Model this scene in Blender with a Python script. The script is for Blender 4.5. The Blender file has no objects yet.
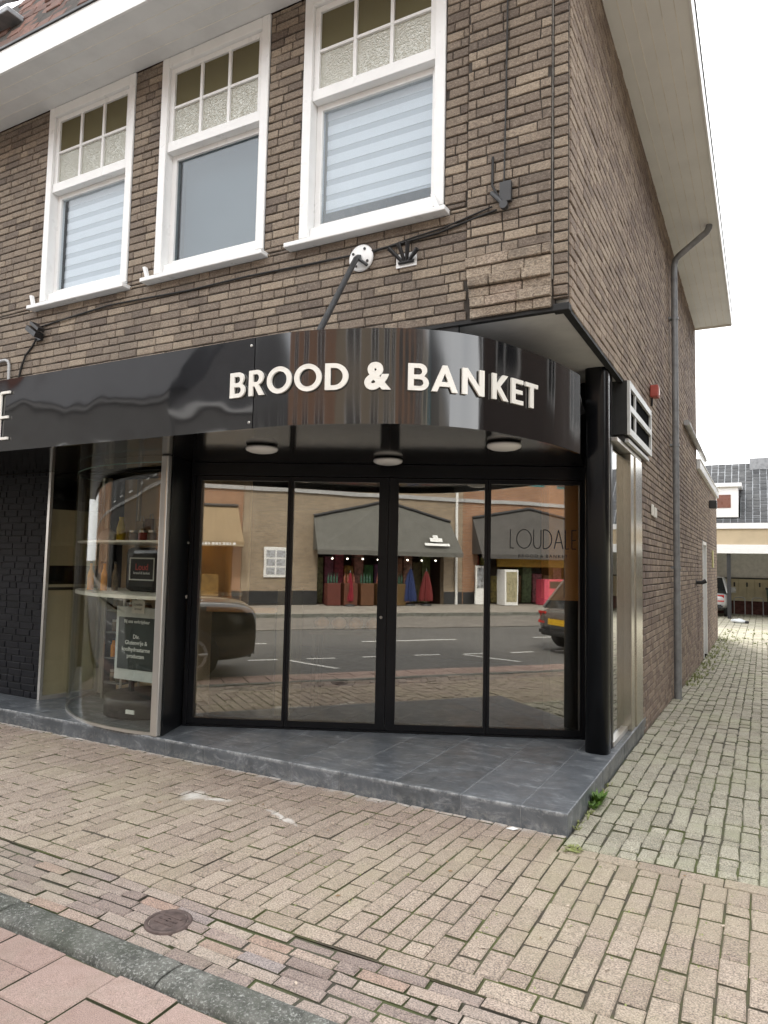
import bpy, bmesh, math, random
from mathutils import Vector, Matrix, Euler
random.seed(7)
PI = math.pi
scene = bpy.context.scene
COL = scene.collection

# ------------------------------------------------------------------ helpers
class MB:
    """collects faces; build() links them as one mesh object"""
    def __init__(s): s.v = []; s.f = []; s.m = []; s.smooth = []
    def add(s, verts, faces, mi=0, sm=False):
        b = len(s.v); s.v.extend(tuple(p) for p in verts)
        for f in faces:
            s.f.append(tuple(b+i for i in f)); s.m.append(mi); s.smooth.append(sm)
    def quad(s, a, b, c, d, mi=0): s.add([a, b, c, d], [(0, 1, 2, 3)], mi)
    def box(s, x0, x1, y0, y1, z0, z1, mi=0):
        v = [(x0,y0,z0),(x1,y0,z0),(x1,y1,z0),(x0,y1,z0),(x0,y0,z1),(x1,y0,z1),(x1,y1,z1),(x0,y1,z1)]
        s.add(v, [(0,3,2,1),(4,5,6,7),(0,1,5,4),(1,2,6,5),(2,3,7,6),(3,0,4,7)], mi)
    def bbox(s, x0, x1, y0, y1, z0, z1, b=.004, mi=0):
        """box with chamfered edges"""
        bm = bmesh.new()
        bmesh.ops.create_cube(bm, size=1)
        for v in bm.verts:
            v.co = Vector(((x0+x1)/2+v.co.x*(x1-x0), (y0+y1)/2+v.co.y*(y1-y0), (z0+z1)/2+v.co.z*(z1-z0)))
        bmesh.ops.bevel(bm, geom=list(bm.edges), offset=b, segments=2, profile=.5, affect='EDGES')
        s.addbm(bm, mi)
    def addbm(s, bm, mi=0, sm=False, mat=None):
        bm.verts.index_update()
        vs = [(mat @ v.co) if mat else v.co.copy() for v in bm.verts]
        s.add(vs, [[v.index for v in f.verts] for f in bm.faces], mi, sm); bm.free()
    def obox(s, o, u, v, w, lu, lv, lw, mi=0):
        """box spanned from corner o along unit vectors u, v, w"""
        o = Vector(o); u = Vector(u)*lu; v = Vector(v)*lv; w = Vector(w)*lw
        P = [o, o+u, o+u+v, o+v, o+w, o+u+w, o+u+v+w, o+v+w]
        s.add(P, [(0,3,2,1),(4,5,6,7),(0,1,5,4),(1,2,6,5),(2,3,7,6),(3,0,4,7)], mi)
    def prism(s, poly, z0, z1, mi=0):
        """extrude a plan polygon (xy) from z0 to z1"""
        n = len(poly)
        v = [(p[0],p[1],z0) for p in poly]+[(p[0],p[1],z1) for p in poly]
        f = [tuple(range(n-1,-1,-1)), tuple(range(n,2*n))]+[(i,(i+1)%n,n+(i+1)%n,n+i) for i in range(n)]
        s.add(v, f, mi)
    def sheet(s, path, z0, z1, t, mi=0, sm=True):
        """upright sheet of thickness t along a plan path (thickness to the left of travel)"""
        P = [Vector((p[0],p[1])) for p in path]; n = len(P); N = []
        for i in range(n):
            d = (P[min(i+1,n-1)]-P[max(i-1,0)]).normalized(); N.append(Vector((-d.y,d.x)))
        A = P; B = [P[i]+N[i]*t for i in range(n)]
        v = [(p.x,p.y,z0) for p in A]+[(p.x,p.y,z1) for p in A]+[(p.x,p.y,z0) for p in B]+[(p.x,p.y,z1) for p in B]
        f1 = []; f2 = []
        for i in range(n-1):
            f1.append((i,i+1,n+i+1,n+i)); f1.append((2*n+i+1,2*n+i,3*n+i,3*n+i+1))
            f2.append((n+i,n+i+1,3*n+i+1,3*n+i)); f2.append((i+1,i,2*n+i,2*n+i+1))
        f2 += [(0,n,3*n,2*n),(n-1,3*n-1,4*n-1,2*n-1)]
        s.add(v, f1, mi, sm); s.add(v, f2, mi, False)
    def tube(s, pts, r, seg=10, mi=0, caps=True, sm=True):
        P = [Vector(p) for p in pts]; n = len(P)
        R = r if isinstance(r, (list, tuple)) else [r]*n
        up = Vector((0,0,1)); prev = None; rings = []
        for i in range(n):
            d = (P[min(i+1,n-1)]-P[max(i-1,0)]).normalized()
            a = d.cross(up) if prev is None else prev-d*prev.dot(d)
            if a.length < 1e-4: a = d.cross(Vector((1,0,0)))
            a.normalize(); prev = a; b = d.cross(a)
            rings.append([P[i]+(a*math.cos(2*PI*k/seg)+b*math.sin(2*PI*k/seg))*R[i] for k in range(seg)])
        base = len(s.v)
        for rg in rings: s.v.extend(tuple(p) for p in rg)
        for i in range(n-1):
            for k in range(seg):
                k2 = (k+1)%seg
                s.f.append((base+i*seg+k, base+i*seg+k2, base+(i+1)*seg+k2, base+(i+1)*seg+k)); s.m.append(mi); s.smooth.append(sm)
        if caps:
            s.add(rings[0], [tuple(range(seg-1,-1,-1))], mi); s.add(rings[-1], [tuple(range(seg))], mi)
    def lathe(s, prof, o, axis='z', seg=24, mi=0, sm=True):
        """revolve (r,h) profile about an axis through o"""
        o = Vector(o); base = len(s.v); n = len(prof)
        for (r,h) in prof:
            for k in range(seg):
                c, q = math.cos(2*PI*k/seg)*r, math.sin(2*PI*k/seg)*r
                p = {'z':(c,q,h),'y':(c,h,q),'x':(h,c,q)}[axis]
                s.v.append(tuple(o+Vector(p)))
        for i in range(n-1):
            for k in range(seg):
                k2 = (k+1)%seg
                s.f.append((base+i*seg+k, base+i*seg+k2, base+(i+1)*seg+k2, base+(i+1)*seg+k)); s.m.append(mi); s.smooth.append(sm)
        s.add(s.v[base:base+seg], [tuple(range(seg-1,-1,-1))], mi); s.add(s.v[base+(n-1)*seg:base+n*seg], [tuple(range(seg))], mi)
    def build(s, name, mats, parent=None, fix=True):
        off = Vector((0,0,0))
        p = parent
        while p is not None: off += p.location; p = p.parent
        me = bpy.data.meshes.new(name)
        me.from_pydata([(v[0]-off.x, v[1]-off.y, v[2]-off.z) for v in s.v], [], s.f)
        if not isinstance(mats, (list, tuple)): mats = [mats]
        for m in mats: me.materials.append(m)
        me.polygons.foreach_set('material_index', s.m)
        me.polygons.foreach_set('use_smooth', s.smooth)
        me.update()
        if fix:
            bm = bmesh.new(); bm.from_mesh(me); bmesh.ops.recalc_face_normals(bm, faces=bm.faces); bm.to_mesh(me); bm.free()
        o = bpy.data.objects.new(name, me); COL.objects.link(o)
        if parent is not None: o.parent = parent
        return o

def tag(o, label=None, cat=None, group=None, kind=None):
    if label: o['label'] = label
    if cat: o['category'] = cat
    if group: o['group'] = group
    if kind: o['kind'] = kind
    return o
def thing(name, label, cat, loc=(0,0,0), group=None):
    o = bpy.data.objects.new(name, None); COL.objects.link(o); o.location = loc
    o.empty_display_size = .1
    return tag(o, label, cat, group)

def bricks(mb, P, nrm, u0, u1, v0, v1, holes=(), bl=.222, bh=.070, j=.010, dep=.022, mi=0, back=1, short=.3,
           jit=.0025, ch=.004, edge=.0018, stagger=None, backoff=.010, vstart=None, backing=True, jv=None, side=None):
    """individual chamfered bricks over a rectangle minus rectangular holes; P(u,v) gives the face point, nrm its normal"""
    nrm = Vector(nrm); jv = j if jv is None else jv
    vs = v0 if vstart is None else vstart
    row = 0; v = vs
    cuts_v = sorted(set([h[2] for h in holes]+[h[3] for h in holes]))
    while v < v1-1e-6:
        a, b = max(v, v0), min(v+bh, v1)
        segs = [a]+[q for q in cuts_v if a+.004 < q < b-.004]+[b]
        for k in range(len(segs)-1):
            va, vb = segs[k], segs[k+1]
            if vb-va < .012: continue
            mid = (va+vb)/2
            iv = [(u0,u1)]
            for (hu0,hu1,hv0,hv1) in holes:
                if hv0 < mid < hv1:
                    nv = []
                    for (p,q) in iv:
                        if hu1 <= p or hu0 >= q: nv.append((p,q)); continue
                        if hu0 > p: nv.append((p,hu0))
                        if hu1 < q: nv.append((hu1,q))
                    iv = nv
            rnd = random.Random(row*7919+int(u0*100)+31)
            offs = (rnd.random() if stagger is None else (row%2)*stagger)*bl
            u = u0-offs
            while u < u1:
                L = bl*.5 if rnd.random() < short else bl
                for (p,q) in iv:
                    a2, b2 = max(u,p), min(u+L,q)
                    if b2-a2 > .025:
                        _brick(mb, P, nrm, a2+j/2, b2-j/2, va+jv/2, vb-jv/2, dep, mi, jit, ch, edge, rnd, mi if side is None else side)
                u += L
        v += bh; row += 1
    if backing:
        us = sorted(set([u0,u1]+[min(max(h[0],u0),u1) for h in holes]+[min(max(h[1],u0),u1) for h in holes]))
        vv = sorted(set([v0,v1]+[min(max(h[2],v0),v1) for h in holes]+[min(max(h[3],v0),v1) for h in holes]))
        for i in range(len(us)-1):
            for k in range(len(vv)-1):
                cu, cv = (us[i]+us[i+1])/2, (vv[k]+vv[k+1])/2
                if any(h[0] < cu < h[1] and h[2] < cv < h[3] for h in holes): continue
                q = [P(us[i],vv[k]),P(us[i+1],vv[k]),P(us[i+1],vv[k+1]),P(us[i],vv[k+1])]
                mb.quad(*[Vector(t)-nrm*backoff for t in q], mi=back)

def _brick(mb, P, n, ua, ub, va, vb, dep, mi, jit, ch, e, rnd, si):
    d = rnd.uniform(-jit, jit)
    r = lambda: rnd.uniform(-e, e)
    fr = []
    bk = []
    for (u,v,su,sv) in ((ua,va,1,1),(ub,va,-1,1),(ub,vb,-1,-1),(ua,vb,1,-1)):
        uu, vv = u+r(), v+r()
        fr.append(Vector(P(uu+su*ch, vv+sv*ch))+n*(d+rnd.uniform(-jit,jit)*.45))
        bk.append((uu,vv))
    md = [Vector(P(u,v))+n*(d-ch) for u,v in bk]
    bs = [Vector(P(u,v))-n*dep for u,v in bk]
    mb.add(fr+md+bs, [(0,1,2,3),(0,4,5,1),(1,5,6,2),(2,6,7,3),(3,7,4,0),(4,8,9,5),(5,9,10,6),(6,10,11,7),(7,11,8,4)], mi)
    if si != mi:
        for k in range(1,5): mb.m[-k] = si

# ------------------------------------------------------------------ materials
def new_mat(name):
    m = bpy.data.materials.new(name); m.use_nodes = True
    nt = m.node_tree; nt.nodes.clear()
    out = nt.nodes.new('ShaderNodeOutputMaterial')
    return m, nt, out
def N(nt, t, **kw):
    n = nt.nodes.new(t)
    for k, v in kw.items(): setattr(n, k, v)
    return n
def ramp(nt, stops, interp='LINEAR'):
    r = N(nt, 'ShaderNodeValToRGB'); r.color_ramp.interpolation = interp
    el = r.color_ramp.elements
    while len(el) < len(stops): el.new(.5)
    for e, (p, c) in zip(el, stops): e.position = p; e.color = (*c, 1)
    return r
def pos(nt, scale=1.0, stretch=None):
    g = N(nt, 'ShaderNodeNewGeometry')
    if stretch is None: return g.outputs['Position']
    mp = N(nt, 'ShaderNodeMapping'); mp.inputs['Scale'].default_value = stretch
    nt.links.new(g.outputs['Position'], mp.inputs['Vector']); return mp.outputs['Vector']
def noise(nt, scale, detail=4, rough=.55, vec=None, dist=0):
    n = N(nt, 'ShaderNodeTexNoise'); n.inputs['Scale'].default_value = scale
    n.inputs['Detail'].default_value = detail; n.inputs['Roughness'].default_value = rough
    n.inputs['Distortion'].default_value = dist
    nt.links.new(vec if vec is not None else pos(nt), n.inputs['Vector'])
    return n.outputs['Fac']
def mix(nt, fac, a, b, mode='MIX'):
    m = N(nt, 'ShaderNodeMix', data_type='RGBA', blend_type=mode)
    for sock, val in ((m.inputs[0], fac), (m.inputs[6], a), (m.inputs[7], b)):
        if isinstance(val, (int, float)): sock.default_value = val
        elif isinstance(val, tuple): sock.default_value = (*val, 1)
        else: nt.links.new(val, sock)
    return m.outputs[2]
def maprange(nt, val, a, b, c=0, d=1):
    m = N(nt, 'ShaderNodeMapRange')
    nt.links.new(val, m.inputs[0])
    for i, x in enumerate((a,b,c,d)): m.inputs[i+1].default_value = x
    return m.outputs[0]
def bump(nt, h, strength=.3, dist=.01):
    b = N(nt, 'ShaderNodeBump'); b.inputs['Strength'].default_value = strength; b.inputs['Distance'].default_value = dist
    nt.links.new(h, b.inputs['Height']); return b.outputs['Normal']
def princ(nt, out, col, rough=.6, metal=0, normal=None, ior=None, coat=0, spec=None):
    p = N(nt, 'ShaderNodeBsdfPrincipled')
    if isinstance(col, tuple): p.inputs['Base Color'].default_value = (*col, 1)
    else: nt.links.new(col, p.inputs['Base Color'])
    if isinstance(rough, (int, float)): p.inputs['Roughness'].default_value = rough
    else: nt.links.new(rough, p.inputs['Roughness'])
    p.inputs['Metallic'].default_value = metal
    if ior: p.inputs['IOR'].default_value = ior
    if coat: p.inputs['Coat Weight'].default_value = coat; p.inputs['Coat Roughness'].default_value = .03
    if spec is not None: p.inputs['Specular IOR Level'].default_value = spec
    if normal is not None: nt.links.new(normal, p.inputs['Normal'])
    nt.links.new(p.outputs[0], out.inputs[0]); return p
def paint(name, col, rough=.45, var=.12, scale=6, metal=0, bmp=.06, ior=None, coat=0, streak=False, spec=None):
    """painted or plain surface with slight dirt variation and unevenness"""
    m, nt, out = new_mat(name)
    vec = pos(nt, stretch=(1,1,.15)) if streak else None
    f = noise(nt, scale, 5, .6, vec)
    dark = tuple(c*(1-var*1.6) for c in col); lite = tuple(min(1,c*(1+var*.6)) for c in col)
    r = ramp(nt, [(.3, dark), (.55, col), (.75, lite)]); nt.links.new(f, r.inputs[0])
    rr = maprange(nt, noise(nt, min(scale*2.3,9), 2), .3, .7, max(.02, rough-.06), min(1, rough+.06)) if bmp else rough
    nm = bump(nt, noise(nt, 60, 3), bmp, .003) if bmp else None
    princ(nt, out, r.outputs[0], rr, metal, nm, ior, coat, spec); return m
def island_mat(name, stops, speck=.25, speck_scale=140, mort=None, rough=.85, moss=None, moss_scale=.8, moss_amt=(.5,.7), bmp=.35, dirt=None, mottle=0, spec=None):
    """bricks / pavers: a colour of its own for each one, grain, stains that lie over several of them"""
    m, nt, out = new_mat(name)
    g = N(nt, 'ShaderNodeNewGeometry')
    r = ramp(nt, stops); nt.links.new(g.outputs['Random Per Island'], r.inputs[0])
    fine = noise(nt, speck_scale, 3, .7)
    c = mix(nt, speck, r.outputs[0], mix(nt, maprange(nt, fine, .34, .66), (.10,.095,.09), (.88,.84,.77)), 'OVERLAY')
    mid = noise(nt, 18, 4, .6)
    c = mix(nt, maprange(nt, mid, .45, .75, 0, .35), c, mix(nt, 1.0, c, (.55,.5,.45), 'MULTIPLY'))
    if mottle:
        mm = noise(nt, 55, 4, .75, pos(nt, stretch=(1,1,1.6)))
        c = mix(nt, maprange(nt, mm, .40, .55, mottle, 0), c, mix(nt, 1.0, c, (.40,.37,.36), 'MULTIPLY'))
        c = mix(nt, maprange(nt, mm, .55, .72, 0, mottle), c, (.52,.45,.36))
        big = noise(nt, .75, 6, .7, pos(nt, stretch=(1,1,.6)))
        c = mix(nt, maprange(nt, big, .5, .68, 0, .45), c, mix(nt, 1.0, c, (.58,.55,.54), 'MULTIPLY'))
        run = noise(nt, 3.2, 5, .65, pos(nt, stretch=(1.6,1.6,.12)))
        c = mix(nt, maprange(nt, run, .54, .72, 0, .5), c, mix(nt, 1.0, c, (.5,.48,.47), 'MULTIPLY'))
    if moss:
        mf = noise(nt, moss_scale, 5, .65)
        c = mix(nt, maprange(nt, mf, moss_amt[0], moss_amt[1], 0, moss_amt[2] if len(moss_amt) > 2 else .5), c, moss)
    if dirt: c = dirt(nt, c)
    nm = bump(nt, mix(nt, .5, noise(nt, 90, 4, .7), noise(nt, 30, 3)), bmp, .006)
    princ(nt, out, c, rough, 0, nm, spec=spec); return m
def glass(name, tint=(.9,.92,.9), refl=.3, edge=.6, wob=.0, wscale=2.5, rcol=(.95,.95,.95), grough=0.0):
    m, nt, out = new_mat(name)
    t = N(nt, 'ShaderNodeBsdfTransparent'); t.inputs[0].default_value = (*tint, 1)
    gl = N(nt, 'ShaderNodeBsdfGlossy'); gl.inputs['Color'].default_value = (*rcol, 1); gl.inputs['Roughness'].default_value = grough
    if wob:
        nt.links.new(bump(nt, noise(nt, wscale, 2, .4), wob, .02), gl.inputs['Normal'])
    lw = N(nt, 'ShaderNodeLayerWeight'); lw.inputs['Blend'].default_value = .5
    pw = N(nt, 'ShaderNodeMath', operation='POWER'); nt.links.new(lw.outputs['Facing'], pw.inputs[0]); pw.inputs[1].default_value = 4
    fac = maprange(nt, pw.outputs[0], 0, 1, refl, min(1, refl+edge))
    ms = N(nt, 'ShaderNodeMixShader'); nt.links.new(fac, ms.inputs[0])
    nt.links.new(t.outputs[0], ms.inputs[1]); nt.links.new(gl.outputs[0], ms.inputs[2]); nt.links.new(ms.outputs[0], out.inputs[0])
    return m
def glow(name, col, strength):
    m, nt, out = new_mat(name)
    e = N(nt, 'ShaderNodeEmission'); e.inputs[0].default_value = (*col,1); e.inputs[1].default_value = strength
    nt.links.new(e.outputs[0], out.inputs[0]); return m

M = {}
# brown clay bricks of the shop
BR = [(0,(.15,.12,.10)),(.12,(.20,.163,.132)),(.4,(.25,.204,.162)),(.6,(.27,.222,.176)),(.8,(.30,.248,.194)),(.93,(.36,.298,.23)),(1,(.215,.174,.14))]
M_pale = None
M['brick'] = island_mat('brown_clay_brick', BR, .35, 120, moss=(.075,.064,.055), moss_scale=.9, moss_amt=(.52,.75,.45), bmp=.55, mottle=.42)
M['pale_mortar'] = paint('pale_joint_mortar', (.30,.285,.26), .9, .3, 25)
M['brick_pale'] = island_mat('pale_clay_brick', [(0,(.30,.245,.19)),(.4,(.37,.31,.245)),(.7,(.42,.355,.28)),(1,(.35,.28,.225))], .4, 90, moss=(.10,.085,.07), moss_scale=5, moss_amt=(.5,.7,.7), bmp=.8, mottle=.7)
M['mortar'] = paint('dark_raked_mortar', (.06,.051,.043), .95, .3, 20)
M['brick_side'] = island_mat('purple_brown_clay_brick', [(0,(.215,.163,.132)),(.3,(.29,.225,.178)),(.6,(.345,.272,.213)),(.85,(.40,.322,.252)),(1,(.255,.195,.16))], .35, 120, moss=(.105,.07,.068), moss_scale=.5, moss_amt=(.5,.68,.55), bmp=.55, mottle=.38)
M['black_brick'] = island_mat('black_painted_brick', [(0,(.006,.007,.010)),(1,(.010,.011,.016))], .1, 60, rough=.55, spec=.25)
M['black_mortar'] = paint('black_painted_joint', (.008,.009,.011), .6)
# paving
def stain(nt, c):
    g = N(nt, 'ShaderNodeNewGeometry')
    fac = None
    for (x,y,rx,ry,rot) in ((-2.37,-.62,.10,.10,.5),(-1.62,-.64,.20,.028,-.35),(-2.20,-.60,.13,.03,.1)):
        mp = N(nt, 'ShaderNodeMapping', vector_type='TEXTURE'); mp.inputs['Location'].default_value = (x,y,0); mp.inputs['Rotation'].default_value = (0,0,rot); mp.inputs['Scale'].default_value = (rx,ry,1)
        nz = N(nt, 'ShaderNodeTexNoise'); nz.inputs['Scale'].default_value = 14
        nt.links.new(g.outputs['Position'], nz.inputs['Vector'])
        ad = N(nt, 'ShaderNodeVectorMath', operation='MULTIPLY_ADD'); ad.inputs[1].default_value = (.12,.12,0); ad.inputs[2].default_value = (-.06,-.06,0)
        nt.links.new(nz.outputs['Color'], ad.inputs[0])
        a2 = N(nt, 'ShaderNodeVectorMath', operation='ADD'); nt.links.new(g.outputs['Position'], a2.inputs[0]); nt.links.new(ad.outputs[0], a2.inputs[1])
        nt.links.new(a2.outputs[0], mp.inputs['Vector'])
        sx = N(nt, 'ShaderNodeSeparateXYZ'); nt.links.new(mp.outputs[0], sx.inputs[0])
        cx = N(nt, 'ShaderNodeCombineXYZ'); nt.links.new(sx.outputs[0], cx.inputs[0]); nt.links.new(sx.outputs[1], cx.inputs[1])
        ln = N(nt, 'ShaderNodeVectorMath', operation='LENGTH'); nt.links.new(cx.outputs[0], ln.inputs[0])
        f = maprange(nt, ln.outputs['Value'], .35, 1.05, .75, 0)
        if fac is None: fac = f
        else:
            mx = N(nt, 'ShaderNodeMath', operation='MAXIMUM'); nt.links.new(fac, mx.inputs[0]); nt.links.new(f, mx.inputs[1]); fac = mx.outputs[0]
    # pale mortar residue along the foot of the step, and a purplish darker tone towards it
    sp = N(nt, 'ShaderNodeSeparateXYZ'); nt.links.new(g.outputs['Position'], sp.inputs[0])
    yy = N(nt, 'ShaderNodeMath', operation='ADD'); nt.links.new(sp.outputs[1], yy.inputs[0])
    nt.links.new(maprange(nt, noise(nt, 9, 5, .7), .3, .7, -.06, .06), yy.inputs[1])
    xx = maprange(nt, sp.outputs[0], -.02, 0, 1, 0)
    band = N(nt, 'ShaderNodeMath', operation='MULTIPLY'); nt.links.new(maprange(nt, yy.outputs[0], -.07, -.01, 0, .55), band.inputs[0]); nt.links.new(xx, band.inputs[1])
    purple_tone = N(nt, 'ShaderNodeMath', operation='MULTIPLY'); nt.links.new(maprange(nt, yy.outputs[0], -.75, -.25, 0, .5), purple_tone.inputs[0]); nt.links.new(xx, purple_tone.inputs[1])
    c = mix(nt, purple_tone.outputs[0], c, mix(nt, 1.0, c, (.80,.74,.74), 'MULTIPLY'))
    c = mix(nt, band.outputs[0], c, (.55,.53,.50))
    return mix(nt, fac, c, (.72,.69,.64))
M['paver'] = island_mat('pinkish_concrete_paver', [(0,(.305,.253,.215)),(.3,(.345,.29,.247)),(.6,(.365,.308,.262)),(.85,(.395,.337,.287)),(1,(.325,.27,.232))], .75, 130, moss=(.37,.335,.215), moss_scale=.8, moss_amt=(.46,.64,.45), bmp=.9, dirt=stain)
M['paver_joint'] = None
M['alley_paver'] = island_mat('grey_green_concrete_paver', [(0,(.295,.285,.235)),(.4,(.345,.333,.278)),(.7,(.385,.373,.313)),(1,(.32,.305,.255))], .75, 130, moss=(.36,.365,.24), moss_scale=1.3, moss_amt=(.47,.65,.5), bmp=.9)
M['gutter_clinker'] = island_mat('purple_clinker', [(0,(.24,.195,.18)),(.25,(.30,.25,.23)),(.5,(.345,.295,.262)),(.75,(.39,.335,.295)),(.93,(.34,.25,.21)),(1,(.28,.25,.25))], .7, 160, moss=(.30,.27,.19), moss_scale=1.3, moss_amt=(.5,.7,.4), bmp=.5)
M['pink_tile'] = island_mat('red_concrete_flag', [(0,(.31,.225,.20)),(.5,(.355,.262,.235)),(1,(.395,.30,.27))], .55, 260, moss=(.29,.27,.21), moss_scale=2, moss_amt=(.5,.75,.45), bmp=.9)
def joint_mat(name, a, b, sc=3):
    m, nt, out = new_mat(name)
    c = mix(nt, maprange(nt, noise(nt, sc, 5, .65), .42, .6), a, b)
    c = mix(nt, .5, c, mix(nt, noise(nt, 180, 2), (.05,.04,.03), (.6,.6,.5)), 'OVERLAY')
    princ(nt, out, c, .95, 0, bump(nt, noise(nt, 150, 3), .5, .006)); return m
M['paver_joint'] = joint_mat('sandy_mossy_joint', (.105,.09,.07), (.13,.145,.055), 2.5)
M['alley_joint'] = joint_mat('mossy_joint', (.10,.09,.07), (.125,.145,.055), 2.0)
M['soil_joint'] = joint_mat('dark_soil_joint', (.075,.068,.055), (.085,.10,.04), 3)
def kerb_mat():
    m, nt, out = new_mat('weathered_kerb_stone')
    c = mix(nt, maprange(nt, noise(nt, 8, 5, .7), .4, .65), (.095,.097,.085), (.22,.22,.195))
    c = mix(nt, maprange(nt, noise(nt, 75, 4, .85), .52, .66), c, (.50,.51,.47))
    c = mix(nt, maprange(nt, noise(nt, 3, 4, .7), .5, .7, 0, .6), c, (.085,.095,.07))
    princ(nt, out, c, .9, 0, bump(nt, noise(nt, 70, 5, .8), 1.0, .012)); return m
M['kerb'] = kerb_mat()
def asphalt_mat():
    m, nt, out = new_mat('asphalt')
    c = mix(nt, noise(nt, 1.2, 5, .6), (.10,.097,.093), (.155,.15,.143))
    c = mix(nt, .4, c, mix(nt, noise(nt, 240, 2), (.1,.1,.1), (.8,.8,.8)), 'OVERLAY')
    princ(nt, out, c, .85, 0, bump(nt, noise(nt, 200, 2), .4, .006)); return m
M['asphalt'] = asphalt_mat()
M['line_paint'] = paint('road_line_paint', (.72,.71,.68), .6, .2, 25)
M['ground'] = joint_mat('ground_soil', (.16,.14,.11), (.13,.13,.09), 1)
def slate_mat():
    m, nt, out = new_mat('dark_slate_tile')
    g = N(nt, 'ShaderNodeNewGeometry')
    r = ramp(nt, [(0,(.075,.083,.092)),(.5,(.095,.104,.115)),(1,(.118,.128,.14))]); nt.links.new(g.outputs['Random Per Island'], r.inputs[0])
    c = mix(nt, maprange(nt, noise(nt, 4.5, 7, .72, None, .6), .42, .7, 0, .65), r.outputs[0], (.19,.205,.22))
    c = mix(nt, maprange(nt, noise(nt, 9, 8, .78, pos(nt, stretch=(.5,1.6,1)), .8), .53, .68, 0, .75), c, (.36,.375,.39))
    c = mix(nt, maprange(nt, noise(nt, 2.3, 5, .7), .5, .72, 0, .5), c, (.045,.047,.048))
    sp = N(nt, 'ShaderNodeSeparateXYZ'); nt.links.new(g.outputs['Position'], sp.inputs[0])
    wear = N(nt, 'ShaderNodeMath', operation='MULTIPLY'); nt.links.new(maprange(nt, sp.outputs[1], .010, .022, 1, 0), wear.inputs[0]); nt.links.new(maprange(nt, sp.outputs[2], .098, .116, 0, 1), wear.inputs[1])
    w2 = N(nt, 'ShaderNodeMath', operation='MULTIPLY'); nt.links.new(wear.outputs[0], w2.inputs[0]); nt.links.new(maprange(nt, noise(nt, 14, 6, .8), .42, .6, 0, .8), w2.inputs[1])
    c = mix(nt, w2.outputs[0], c, (.42,.43,.43))
    ris = N(nt, 'ShaderNodeMath', operation='MULTIPLY'); nt.links.new(maprange(nt, sp.outputs[2], .02, .07, .6, 0), ris.inputs[0]); nt.links.new(maprange(nt, noise(nt, 20, 6, .8), .45, .65), ris.inputs[1])
    c = mix(nt, ris.outputs[0], c, (.33,.33,.31))
    rr = maprange(nt, noise(nt, 6, 5), .35, .7, .28, .5)
    princ(nt, out, c, rr, 0, bump(nt, noise(nt, 25, 6, .7), .18, .006)); return m
M['slate'] = slate_mat()
M['plain_tile'] = paint('red_brown_tiling', (.14,.075,.055), .85, .4, 14)
M['grout'] = paint('pale_grout', (.24,.245,.25), .9, .3, 30)
# building trim
M['white_paint'] = paint('white_gloss_paint', (.86,.86,.85), .32, .03, 5, bmp=.03)
M['soffit_shaded'] = paint('shaded_soffit_boards', (.76,.76,.75), .55, .07, 2.5)  # same paint as the side soffit, with the front eave's shade in the colour
M['soffit_side'] = paint('lit_soffit_boards', (.90,.90,.88), .5, .04, 2)  # lighter copy of that paint for the better lit side
M['groove'] = paint('pale_groove', (.88,.85,.78), .6)
M['overhang'] = paint('grey_render', (.60,.59,.57), .8, .08, 4)
M['zinc'] = paint('weathered_zinc', (.30,.31,.32), .45, .2, 8, metal=.3)
M['roof_tile'] = island_mat('red_brown_roof_tile', [(0,(.09,.045,.035)),(.4,(.15,.075,.055)),(.75,(.2,.10,.075)),(1,(.11,.075,.065))], .4, 60, moss=(.07,.065,.05), moss_scale=2, moss_amt=(.5,.7,.6))
M['black_frame'] = paint('black_powder_coated_aluminium', (.008,.0085,.010), .28, .15, 7, bmp=0, spec=.22)
M['black_trim'] = paint('black_bitumen_edge', (.012,.012,.012), .7)
M['column'] = paint('black_satin_column', (.007,.0075,.009), .20, .1, 5, bmp=0, spec=.35)
M['silver'] = paint('brushed_aluminium', (.62,.60,.56), .32, .04, 3, metal=.75, bmp=0)
M['beige_metal'] = paint('champagne_metal_cladding', (.50,.47,.40), .20, .05, 3, metal=.9, bmp=0)
M['sign_black'] = None
def gloss_black(name='high_gloss_black_panel', rough=.02, wsc=1.7, ior=2.5, aniso=0):
    m, nt, out = new_mat(name)
    nm = bump(nt, noise(nt, wsc, 2, .4), .12 if aniso else .5, .03)
    p = princ(nt, out, (.005,.005,.006), rough, 0, nm, ior)
    if aniso:
        p.inputs['Anisotropic'].default_value = aniso; p.inputs['Anisotropic Rotation'].default_value = ROT
        tg_ = N(nt, 'ShaderNodeTangent', direction_type='RADIAL', axis='Z'); nt.links.new(tg_.outputs[0], p.inputs['Tangent'])
    return m
ROT = .25
M['sign_black'] = gloss_black('rolled_gloss_black_panel', .085, 1.7, 2.0, .98)
M['sign_satin'] = gloss_black('satin_black_panel', .05, 1.3, 2.3)
M['soffit_black'] = paint('glossy_dark_soffit', (.010,.009,.009), .12, .1, 4, bmp=0, ior=1.38)
M['letter'] = paint('cream_white_acrylic', (.86,.83,.76), .35, .03, 8, bmp=0)
M['shop_glass'] = glass('shop_window_glass', (.93,.93,.90), .24, .5, .02, 1.6, (.95,.93,.88))
M['curved_glass'] = glass('curved_display_glass', (.92,.93,.90), .055, .55, .02, 2.0)
M['glass_edge'] = paint('green_glass_edge', (.25,.38,.33), .2, .05, 8, bmp=0)
M['side_glass'] = glass('side_window_glass', (.8,.8,.78), .3, .6, .01, 2)
M['house_glass'] = glass('upstairs_window_glass', (.86,.89,.91), .05, .4, .01, 1.5, (.93,.96,1.0))
M['sky_glass'] = glass('bare_upstairs_window_glass', (.55,.6,.62), .07, .45, .012, 1.2, (.93,.96,1.0))
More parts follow.
